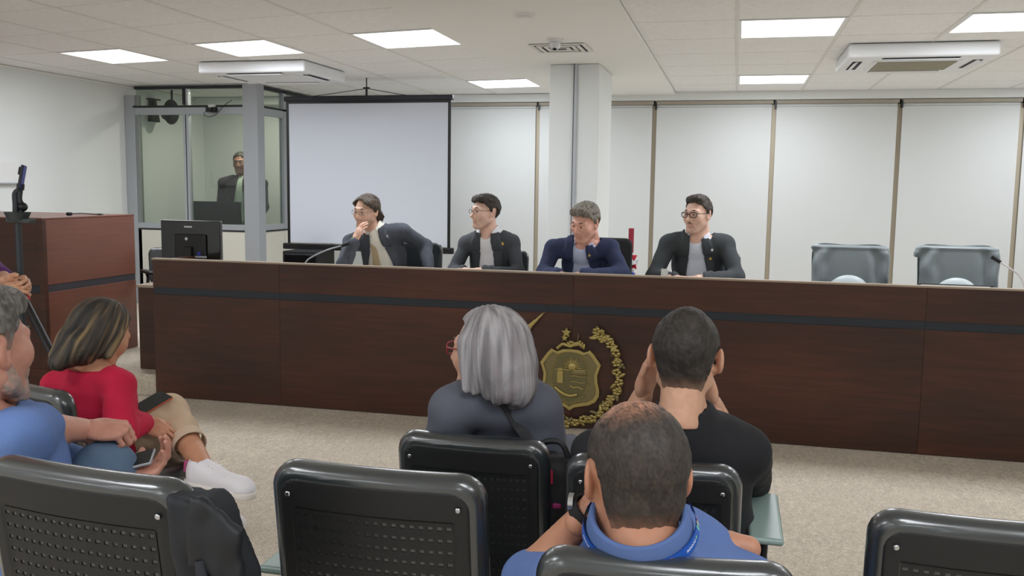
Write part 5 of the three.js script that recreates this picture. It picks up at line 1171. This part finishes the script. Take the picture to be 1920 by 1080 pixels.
// ---------- man in blue shirt with lanyard, seen from behind ----------
{
  const D = 1.72, c = atD(1192, 888, D), N = atD(1206, 1068, D + 0.03), P = V(N.x + 0.03, 0.55, N.z - 0.16), F = V(0.12, 0, -1);
  const wr = atD(1104, 958, D + 0.06);
  const spec = {
    label: 'man in blue shirt and lanyard with thinning hair, seen from behind', base: V(P.x, 0, P.z), F, P, N, tone: 0xb98468, neck: 0.062, girth: 1.02,
    shL: atD(1052, 1098, D + 0.03), shR: atD(1404, 1102, D + 0.08),
    head: { c, f: V(-0.34, -0.1, -1), up: V(-0.02, 1, -0.05), opt: { cell: 0.003, earOut: 0.0 }, scale: 1.15 }, brow: 0x2a2018,
    arms: {
      L: { el: atD(985, 1085, D + 0.16), wr, hand: { dir: V(0.62, 0.72, -0.35), back: V(-0.6, 0.4, 0.6), curl: 0.45, spread: 0.05, thumb: 0.4 }, fat: 1.05 },
      R: { el: atD(1440, 1200, D + 0.24), wr: atD(1374, 1022, D + 0.14), hand: { dir: V(-1, 0.15, 0.0), back: V(0.1, 1, 0.3), curl: 0.5, spread: 0.05, thumb: 0.4 }, fat: 1.05 },
    },
    legs: sitLegs(P, F, 0),
  };
  const a = person(spec), blue = cloth(0x566ea2);
  a.garment('shirt', blue, { e: 0.016, ae: 0.02, arms: 0.9, fold: 0.006, freq: 7, neck: 0.074, seed: 41, cell: 0.007 });
  a.garment('trousers', cloth(0x2a3040), { torso: false, legs: 2, e: 0.014, cell: 0.016, neck: 0 }); shoes(a, spec, M.black);
  a.collar(blue, { gap: 1.5, r: 0.08, h: 0.03, lift: 0.122, drop: -0.004 });
  // lanyard band round the collar with printed marks
  const cv = document.createElement('canvas'); cv.width = 1024; cv.height = 64; const g2 = cv.getContext('2d');
  g2.fillStyle = '#1f57b4'; g2.fillRect(0, 0, 1024, 64);
  for (let k = 0; k < 4; k++) { const x = 60 + k * 256; [['#e06a7c', 0], ['#f0e48a', 24], ['#6fd8a8', 48]].forEach(([col, o]) => { g2.fillStyle = col; g2.beginPath(); g2.moveTo(x + o + 12, 8); g2.lineTo(x + o + 26, 8); g2.lineTo(x + o + 16, 56); g2.lineTo(x + o + 2, 56); g2.fill(); }); g2.fillStyle = '#8fd27a'; g2.font = 'bold 40px sans-serif'; g2.fillText('*', x + 100, 54); g2.fillStyle = '#f2f4fa'; g2.font = 'bold 22px sans-serif'; g2.fillText('SCOOK', x + 124, 42); }
  const ct = new THREE.CanvasTexture(cv); ct.colorSpace = THREE.SRGBColorSpace; ct.wrapS = THREE.RepeatWrapping; ct.repeat.set(-1, 1);
  const band = new THREE.CylinderGeometry(0.104, 0.109, 0.022, 60, 1, true, 0.9, Math.PI * 2 - 1.8);
  const ax = a.neckTop.clone().sub(a.N).normalize(), f2 = frame(a.w.clone().addScaledVector(ax, -a.w.dot(ax)), ax);
  const inner = new THREE.CylinderGeometry(0.102, 0.107, 0.022, 60, 1, true, 0.9, Math.PI * 2 - 1.8);
  mesh('lanyard', placed(mergeGeometries([band, inner]), a.N.clone().addScaledVector(ax, 0.122).addScaledVector(a.w, 0.0), f2.u, ax, f2.w), std(0xffffff, 0.5, { map: ct, side: THREE.DoubleSide }), a.t);
  // watch
  const wl = a.loc(wr), el = a.loc(spec.arms.L.el), wd = wl.clone().sub(el); mesh('watch_strap', bandGeo(wl.clone().addScaledVector(wd.normalize(), -0.006), wd, 0.0315, 0.012, 0.006), M.blackMatte, a.t);
  mesh('watch_case', new THREE.CylinderGeometry(0.018, 0.018, 0.01, 24).rotateZ(Math.PI / 2).translate(wl.x - 0.034, wl.y + 0.016, wl.z + 0.004), M.chrome, a.t);
  const sk = a.tone, dk = lin(0x1f1a17), gr = lin(0x40372f);
  const hair = hairCap({ e: 0.0065, rough: 0.002, line: maleLine(0.085, -0.125), extra: s => { for (const e of [-0.028, 0, 0.028]) s.cap(V(e, -0.03, -0.068 + Math.abs(e) * 0.3), V(e, -0.085, -0.05 + Math.abs(e) * 0.5), 0.036, 0.03); } });
  a.onHead('hair', hair, HB, 0.0031, (x, y, z) => {
    const n = N3(x * 75, z * 30, y * 40) * 0.5 + N3(x * 300, y * 150, z * 140) * 0.8, crown = sstep(0.075, 0.02, Math.hypot(x - 0.012, (z + 0.01) * 0.85, (y - 0.11) * 0.9));
    const base = mixc(dk, gr, clamp(0.4 + n));
    return mixc(mixc(base, sk, clamp(crown * (0.55 + 0.9 * n))), mixc(sk, lin(0x5a4a40), 0.25), sstep(-0.035, -0.095, y + 0.016 * n) * 0.9);
  });
}
// ---------- man with grey beard at the aisle ----------
{
  const D = 2.2, c = atD(-36, 650, D), N = atD(-62, 792, D + 0.02), P = V(N.x + 0.04, 0.55, N.z - 0.08), F = V(0.6, 0, -0.8);
  const wr = atD(160, 806, D + 0.2), el = atD(72, 802, D + 0.06), wl2 = atD(236, 905, D + 0.22);
  const spec = {
    label: 'man with grey beard in blue shirt sitting sideways with a phone', base: V(P.x, 0, P.z), F, P, N, tone: 0xcc9480, neck: 0.06, girth: 1.1,
    shL: N.clone().add(V(-0.13, -0.055, -0.1)), shR: atD(42, 822, D - 0.04),
    head: { c, f: V(0.1, -0.03, -1), up: V(0, 1, 0), opt: { cell: 0.0032, nose: 1.0 }, scale: 1.16 }, brow: 0x55504a,
    arms: {
      L: { el: V(N.x + 0.12, 0.72, N.z - 0.34), wr: wl2, hand: { dir: V(0.6, 0.35, -0.6), back: V(-0.3, -0.75, 0.2), curl: 0.55, spread: 0.05, thumb: 0.9 } },
      R: { el, wr, hand: { dir: V(1, -0.05, -0.45), back: V(0.1, 1, 0.35), curl: 1.25, spread: 0.02, thumb: 0.4, scale: 1.05 }, fat: 1.1 },
    },
    legs: { L: { hip: P.clone().add(V(-0.07, 0, -0.06)), knee: V(P.x + 0.22, 0.52, P.z - 0.42), ank: V(P.x + 0.24, 0.085, P.z - 0.42), toe: V(P.x + 0.32, 0.04, P.z - 0.55) }, R: { hip: P.clone().add(V(0.07, 0, 0.05)), knee: atD(196, 878, D + 0.22), ank: V(P.x + 0.42, 0.085, P.z - 0.35), toe: V(P.x + 0.5, 0.04, P.z - 0.48) } },
  };
  const a = person(spec), blue = cloth(0x5f7ab0);
  a.garment('shirt', blue, { e: 0.018, ae: 0.026, arms: 0.92, fold: 0.009, freq: 6, neck: 0.07, seed: 51, cell: 0.008 });
  a.collar(blue, { gap: 1.2, r: 0.072 });
  a.garment('jeans', cloth(0x5f7690), { torso: false, legs: 2, e: 0.018, fold: 0.007, cell: 0.01, neck: 0 }); shoes(a, spec, M.black);
  const sk = a.tone, dk = lin(0x4a4642), gr = lin(0x7d7973);
  const hair = hairCap({ e: 0.009, rough: 0.003, line: maleLine(0.075, -0.125), extra: s => { s.cap(V(-0.03, 0.09, 0.05), V(0.03, 0.09, 0.05), 0.03, 0.03); s.ell(V(0, 0.09, 0), [0.065, 0.042, 0.08]); for (const e of [-0.028, 0, 0.028]) s.cap(V(e, -0.03, -0.068 + Math.abs(e) * 0.3), V(e, -0.085, -0.05 + Math.abs(e) * 0.5), 0.036, 0.03); } });
  a.onHead('hair', hair, HB, 0.0036, (x, y, z) => { const n = N3(x * 160, y * 60, z * 160) + 0.6 * N3(x * 50, y * 50, z * 50); return mixc(mixc(dk, gr, clamp(0.45 + n)), sk, sstep(0.045, -0.03, y + 0.02 * n) * 0.62); });
  const bs = new Solid(0.02); for (const e of [-1, 1]) { bs.cap(V(e * 0.064, -0.03, 0.0), V(e * 0.055, -0.075, 0.015), 0.014, 0.018).cap(V(e * 0.055, -0.075, 0.015), V(e * 0.02, -0.108, 0.065), 0.021, 0.022); bs.cap(V(e * 0.028, -0.06, 0.078), V(0, -0.052, 0.092), 0.007, 0.008, 0.006); bs.cap(V(e * 0.03, -0.06, 0.078), V(e * 0.024, -0.1, 0.07), 0.008, 0.014); } bs.cap(V(-0.02, -0.11, 0.068), V(0.02, -0.11, 0.068), 0.02);
  a.onHead('beard', (x, y, z) => bs.at(x, y, z) + 0.003 * N3(x * 120, y * 90, z * 120), [-0.1, -0.15, -0.03, 0.1, 0.0, 0.12], 0.0036, (x, y, z) => mixc(lin(0x8d857e), mixc(sk, lin(0x9a8a80), 0.5), clamp(0.5 + N3(x * 110, y * 60, z * 110))));
  // phone in the left hand
  const pc = atD(235, 868, D + 0.24), ph = thing('smartphone', 'silver-edged smartphone held by the man with grey beard', 'phone', pc);
  const X = V(0.9, 0.22, -0.35).normalize(), Zp = V(-0.2, 0.9, 0.35).normalize(), Yp = cross(Zp, X).normalize(), Zq = cross(X, Yp);
  ph.setRotationFromMatrix(new THREE.Matrix4().makeBasis(X, Yp, Zq));
  mesh('case', rbox(-0.075, 0.075, -0.037, 0.037, -0.004, 0.004, 0.0035, 2), M.alu, ph);
  mesh('screen', box(-0.071, 0.071, -0.034, 0.034, 0.004, 0.0046), M.black, ph);
}
// ---------- woman in red ----------
{
  const D = 3.5, c = atD(194, 626, D), N = atD(172, 702, D - 0.03), P = V(N.x - 0.04, 0.54, N.z - 0.06), F = V(0.45, 0, -0.9);
  const kneeR = atD(318, 772, D + 0.22), ankR = atD(384, 880, D - 0.05), toeR = atD(446, 895, D - 0.09);
  const kneeL = atD(290, 806, D + 0.1), ankL = atY(392, 985, 0.085), toeL = atY(455, 972, 0.04);
  const wrR = atD(272, 792, D + 0.02), elR = atD(238, 800, D - 0.16);
  const spec = {
    label: 'woman in red sweater and beige trousers sitting with crossed legs', base: V(P.x, 0, P.z), F, P, N, tone: 0xcd9676, neck: 0.045, girth: 1.0, foot: 0.022, footLen: 0.35,
    shL: atD(112, 722, D - 0.12 + 0.14), shR: atD(222, 722, D - 0.1),
    head: { c, f: V(0.3, -0.55, -0.85), up: V(0.15, 1, -0.5), opt: { cell: 0.0038, nose: 0.95 }, scale: 1.0 }, brow: 0x2a2018,
    arms: {
      L: { el: atD(120, 830, D + 0.1), wr: atD(258, 775, D + 0.16), hand: { dir: V(0.9, -0.1, -0.4), back: V(0, 1, 0.3), curl: 0.5, spread: 0.05, thumb: 0.4, scale: 0.9 } },
      R: { el: atD(226, 812, D - 0.18), wr: wrR, hand: { dir: V(0.95, -0.42, -0.1), back: V(0.3, 0.8, 0.5), curl: 0.5, spread: 0.07, thumb: 0.4, scale: 0.92 } },
    },
    legs: { L: { hip: P.clone().add(V(-0.06, 0, -0.06)), knee: kneeL, ank: ankL, toe: toeL, cover: 1.85 }, R: { hip: P.clone().add(V(0.07, 0.02, 0.07)), knee: kneeR, ank: ankR, toe: toeR, cover: 1.55 } },
  };
  const a = person(spec), red = cloth(0xc2143e);
  a.garment('sweater', red, { e: 0.016, ae: 0.018, arms: 1.9, fold: 0.007, freq: 7, neck: 0.056, seed: 61, cell: 0.008, cut: (cu, cv) => -cv - a.TL - 0.08 });
  a.garment('trousers', cloth(0xcbb196), { torso: false, legs: 1.6, e: 0.012, fold: 0.007, freq: 8, cell: 0.0085, neck: 0 });
  mesh('trouser_cuff', bandGeo(a.loc(mixv(kneeR, ankR, 0.55)), ankR.clone().sub(kneeR), 0.06, 0.022, 0.006), cloth(0xd5bfa6), a.t);
  const s = new Solid(0.03);
  s.ell(V(0, 0.034, -0.022), [0.09, 0.1, 0.112]);
  s.ell(V(0, -0.03, -0.06), [0.095, 0.12, 0.085], undefined, undefined, undefined, 0.04);
  s.cap(V(-0.035, -0.1, -0.095), V(-0.03, -0.17, -0.135), 0.062, 0.035, 0.04).cap(V(0.045, -0.09, -0.08), V(0.05, -0.14, -0.1), 0.05, 0.03, 0.04);
  s.cap(V(-0.085, 0.0, 0.0), V(-0.088, -0.08, 0.0), 0.02, 0.016, 0.03);
  a.onHead('hair', (x, y, z) => {
    let d = s.at(x, y, z); if (d > 0.03) return d; const an = Math.atan2(x, z + 0.02);
    d += 0.005 * N3(an * 9, y * 5 + 4, 3) + 0.003 * N3(an * 30 + y * 4, y * 9, 9);
    const open = Math.min(z - lerp(0.04, 0.028, sstep(0.05, -0.1, y)), 0.088 - y + 0.25 * Math.min(0, z - 0.06));
    return smax(d, open * 0.8, 0.008);
  }, [-0.13, -0.23, -0.2, 0.13, 0.16, 0.12], 0.004, longHairColor(lin(0x1c1a18), lin(0x4a4034), lin(0x9a8058)));
  // finger nails
  // sneakers
  for (const [q, k] of [[spec.legs.R, 0], [spec.legs.L, 1]]) {
    const A = a.loc(q.ank), T = a.loc(q.toe), d = T.clone().sub(A); d.y *= k ? 0.0 : 0.8; d.normalize(); const f = frame(d, V(0, 1, 0));
    const g = new THREE.Group(); g.name = 'sneaker'; a.t.add(g);
    g.setRotationFromMatrix(new THREE.Matrix4().makeBasis(f.u, f.v, f.w)); g.position.copy(A).addScaledVector(f.v, -0.075).addScaledVector(f.w, -0.03); if (k) g.position.y = 0.001;
    const up = new Solid(0.02); up.cap(V(0, 0.05, 0), V(0, 0.045, 0.19), 0.043, 0.034).cap(V(0, 0.085, 0.0), V(0, 0.06, 0.08), 0.04, 0.04).ell(V(0, 0.035, 0.2), [0.043, 0.034, 0.05]);
    mesh('upper', up.mesh(0.006, 0.01, (x, y, z) => Math.max(up.at(x, y, z), 0.018 - y, -(Math.hypot(x, z) - 0.03) < 0 ? -1 : y - 0.1)), std(0xece8ec, 0.6), g);
    mesh('sole', polygonize((x, y, z) => { const t = sstep(-0.05, 0.25, z), w2 = 0.04 + 0.008 * Math.sin(t * 3.1); return slabSdf(x, z - 0.1, y - 0.014, w2, 0.153, 0.014, 0.04, 0.005); }, V(-0.06, -0.005, -0.07), V(0.06, 0.035, 0.27), 0.006), std(0xe6dfd8, 0.6), g);
    for (let n = 0; n < 5; n++) mesh('lace', rod(V(-0.026, 0.088 - n * 0.004 + (n < 2 ? 0.012 : 0), 0.06 + n * 0.018), V(0.026, 0.088 - n * 0.004 + (n < 2 ? 0.012 : 0), 0.066 + n * 0.018), 0.0035), M.white, g);
    mesh('heel_tab', rbox(-0.024, 0.024, 0.055, 0.1, -0.05, -0.036, 0.006, 2), std(0xb04a74, 0.6), g);
  }
  const pc = atD(284, 756, D + 0.1), ph = thing('smartphone', 'black smartphone lying on the thigh of the woman in red', 'phone', pc);
  const X = V(0.3, 0.3, -0.9).normalize(), Zp = V(0.1, 0.85, 0.5).normalize(), Yp = cross(Zp, X).normalize(); ph.setRotationFromMatrix(new THREE.Matrix4().makeBasis(X, Yp, cross(X, Yp)));
  mesh('case', rbox(-0.075, 0.075, -0.038, 0.038, -0.004, 0.004, 0.0035, 2), std(0xc0562f, 0.5), ph); mesh('screen', box(-0.073, 0.073, -0.036, 0.036, 0.0038, 0.0046), phys(0x20282a, 0.15), ph);
}
// ---------- person in purple holding the tripod, mostly outside the frame ----------
{
  const D = 4.0, hand = atD(38, 542, D), wr = atD(0, 548, D), N = V(wr.x - 0.42, 1.38, wr.z - 0.05), P = V(N.x, 0.92, N.z), F = V(0.9, 0, -0.3);
  const mk = s => ({ hip: V(P.x, P.y, P.z + s * 0.09), knee: V(P.x + 0.02, 0.5, P.z + s * 0.1), ank: V(P.x, 0.085, P.z + s * 0.1), toe: V(P.x + 0.15, 0.04, P.z + s * 0.1) });
  const spec = {
    label: 'person in purple top reaching out a hand to hold the tripod', base: V(P.x, 0, P.z), F, P, N, tone: 0xd0a080, S: 0.18, cell: 0.012,
    head: { c: V(N.x + 0.03, N.y + 0.2, N.z), f: F, opt: { cell: 0.005 } }, brow: 0x2a2018,
    arms: { L: { el: V(N.x + 0.1, 1.12, N.z - 0.24), wr: atD(20, 528, D + 0.06), hand: { dir: V(1, 0, 0), back: V(0.2, 0.5, -0.8), curl: 0.9, spread: 0.03, thumb: 0.5 } }, R: { el: V(N.x + 0.12, 1.11, N.z + 0.24), wr, hand: { dir: V(1, 0.08, 0.05), back: V(0, 0.55, 0.8), curl: 0.9, spread: 0.04, thumb: 0.5 } } },
    legs: { L: mk(-1), R: mk(1) },
  };
  const a = person(spec);
  a.garment('top', cloth(0x5a2a6a), { e: 0.018, arms: 1.55, fold: 0.006, neck: 0.06, cell: 0.011 });
  a.garment('trousers', cloth(0x26262c), { torso: false, legs: 2, e: 0.016, cell: 0.016, neck: 0 }); shoes(a, spec, M.black);
  a.onHead('hair', hairCap({ e: 0.02, rough: 0.005, line: (x, z, an) => lerp(0.07, -0.1, sstep(0.7, 1.3, Math.abs(an))) }), HB, 0.005, strandColor(lin(0x1d1612), lin(0x40342a)));
  // tripod with a phone clamp
  const top = atD(33, 405, D), t = thing('tripod', 'black phone tripod beside the wooden side desk', 'tripod', V(top.x, 0, top.z));
  const hb = atD(48, 560, D).y, o = p => p.clone().sub(V(top.x, 0, top.z));
  mesh('centre_column', rod(V(0, 0.45, 0), V(0, top.y, 0), 0.016, 0.014), std(0x2b3236, 0.5), t);
  mesh('column_collar', new THREE.CylinderGeometry(0.03, 0.034, 0.07, 18).translate(0, hb + 0.02, 0), M.black, t);
  mesh('head_plate', merge([new THREE.CylinderGeometry(0.055, 0.04, 0.035, 20).translate(0, top.y, 0), rbox(-0.05, 0.08, top.y - 0.03, top.y - 0.01, -0.02, 0.02, 0.006)]), std(0x39403f, 0.5), t);
  const f1 = o(atD(112, 690, D - 0.25)), h0 = V(0.02, hb, 0.01), dir = f1.clone().sub(h0).normalize(), foot = h0.clone().addScaledVector(dir, (hb - 0.012) / -dir.y);
  const legs = [foot, V(-foot.x * 0.7 - 0.1, 0.012, foot.z * 0.6 - 0.35), V(-0.25, 0.012, 0.42)];
  legs.forEach((q, i) => { const s0 = V(q.x, 0, q.z).normalize().multiplyScalar(0.03).setY(hb), m = mixv(s0, q, 0.52); mesh('leg', rod(s0, m, 0.017, 0.015), M.black, t); mesh('leg_lower', rod(m, q, 0.011, 0.009), std(0x2b3236, 0.5), t); mesh('leg_clamp', new THREE.SphereGeometry(0.021, 12, 8).translate(m.x, m.y, m.z), M.black, t); mesh('foot_tip', new THREE.SphereGeometry(0.012, 10, 8).translate(q.x, q.y, q.z), M.black, t); });
  mesh('red_lever', rbox(0.02, 0.05, hb - 0.01, hb + 0.015, 0.0, 0.03, 0.004), std(0xc02848, 0.5), t);
  // clamp and bracket under the phone
  const b0 = o(atD(30, 405, D)), b1 = o(atD(30, 362, D)), b2 = o(atD(38, 356, D)), b3 = o(atD(43, 388, D));
  mesh('clamp_arm', merge([tube([b0, mixv(b0, b1, 0.5), b1, b2], 0.014, 20), tube([b2, o(atD(37, 375, D)), b3, o(atD(38, 402, D))], 0.011, 20)]), std(0x1d2127, 0.5), t);
  mesh('clamp_knob', new THREE.SphereGeometry(0.02, 14, 10).translate(b3.x, b3.y, b3.z), M.black, t);
  mesh('ball_head', rod(b2, o(atD(39, 345, D)), 0.016), M.black, t);
  const c0 = atD(44, 316, D), c1 = atD(38, 350, D), ph = thing('smartphone', 'smartphone mounted upright edge-on at the top of the tripod', 'phone', mixv(c0, c1, 0.5));
  const Yv = c0.clone().sub(c1).normalize(), Zv = V(0.8, 0, -0.5); Zv.addScaledVector(Yv, -Zv.dot(Yv)).normalize(); ph.setRotationFromMatrix(new THREE.Matrix4().makeBasis(cross(Yv, Zv), Yv, Zv));
  mesh('case', rbox(-0.036, 0.036, -0.055, 0.055, -0.006, 0.006, 0.004, 2), std(0x1a1c20, 0.5), ph); mesh('screen', box(-0.033, 0.033, -0.05, 0.05, 0.006, 0.0068), std(0x1c2c9a, 0.3), ph);
  mesh('lens_bump', rbox(-0.03, 0.0, 0.01, 0.045, -0.014, -0.005, 0.004, 2), M.black, ph);
}
// ---------- black backpack hung on the chair ----------
{
  const c = atD(408, 1010, 1.78), t = thing('backpack', 'black backpack hanging over the side of the chair', 'backpack', V(c.x, c.y - 0.17, c.z));
  const cr = (x, y, z) => 0.010 * N3(x * 14, y * 9, z * 14) + 0.009 * (0.35 - Math.abs(N3(x * 22 + y * 14, y * 12, z * 22)));
  const f = (x, y, z) => {
    const top = 0.262 - 0.1 * sstep(-0.02, 0.06, x) - 1.1 * Math.max(0, x - 0.02), d = slabSdf(x + 0.0 - 0.1 * (0.1 - y), y - 0.07, z, 0.074, 0.21, 0.055, 0.03, 0.025);
    return smax(d, (y - top) * 0.7, 0.012) + cr(x, y, z);
  };
  mesh('main_body', polygonize(f, V(-0.12, -0.16, -0.1), V(0.14, 0.3, 0.1), 0.006), std(0x171a20, 0.75), t);
  const flap = (x, y, z) => {
    const edge = Math.max(y - (0.272 - 0.55 * Math.max(0, x + 0.005) - 5 * Math.max(0, x - 0.02) ** 2), x - 0.078, -0.03 - x, 0.1 + 0.35 * (0.07 - x) - y);
    return smax(edge * 0.7, Math.abs(z - 0.05 + 1.5 * x * x + 0.05 * (y - 0.2)) - 0.014, 0.012) + 0.006 * N3(x * 30, y * 20, z * 30);
  };
  mesh('flap', polygonize(flap, V(-0.06, 0.05, -0.02), V(0.12, 0.31, 0.1), 0.0055), std(0x0d1016, 0.6), t);
  mesh('strap', tube([V(0.0, 0.15, 0.06), V(0.02, 0.08, 0.075), V(0.05, 0.0, 0.07), V(0.08, -0.05, 0.05), V(0.085, -0.15, 0.02)], 0.011, 30), std(0x20232a, 0.8), t);
  mesh('strap', tube([V(0.06, 0.06, 0.05), V(0.085, 0.0, 0.05), V(0.105, -0.06, 0.04), V(0.11, -0.15, 0.0)], 0.007, 24), std(0x191b20, 0.8), t);
  for (const [x, y] of [[0.012, 0.11], [0.022, 0.08], [0.055, 0.09], [0.062, 0.005]]) mesh('buckle', new THREE.TorusGeometry(0.009, 0.0028, 6, 14).translate(x, y, 0.082), M.chrome, t);
}
scene.traverse(o => { if (o.isMesh) { o.castShadow = true; o.receiveShadow = true; } });
renderer.render(scene, camera);
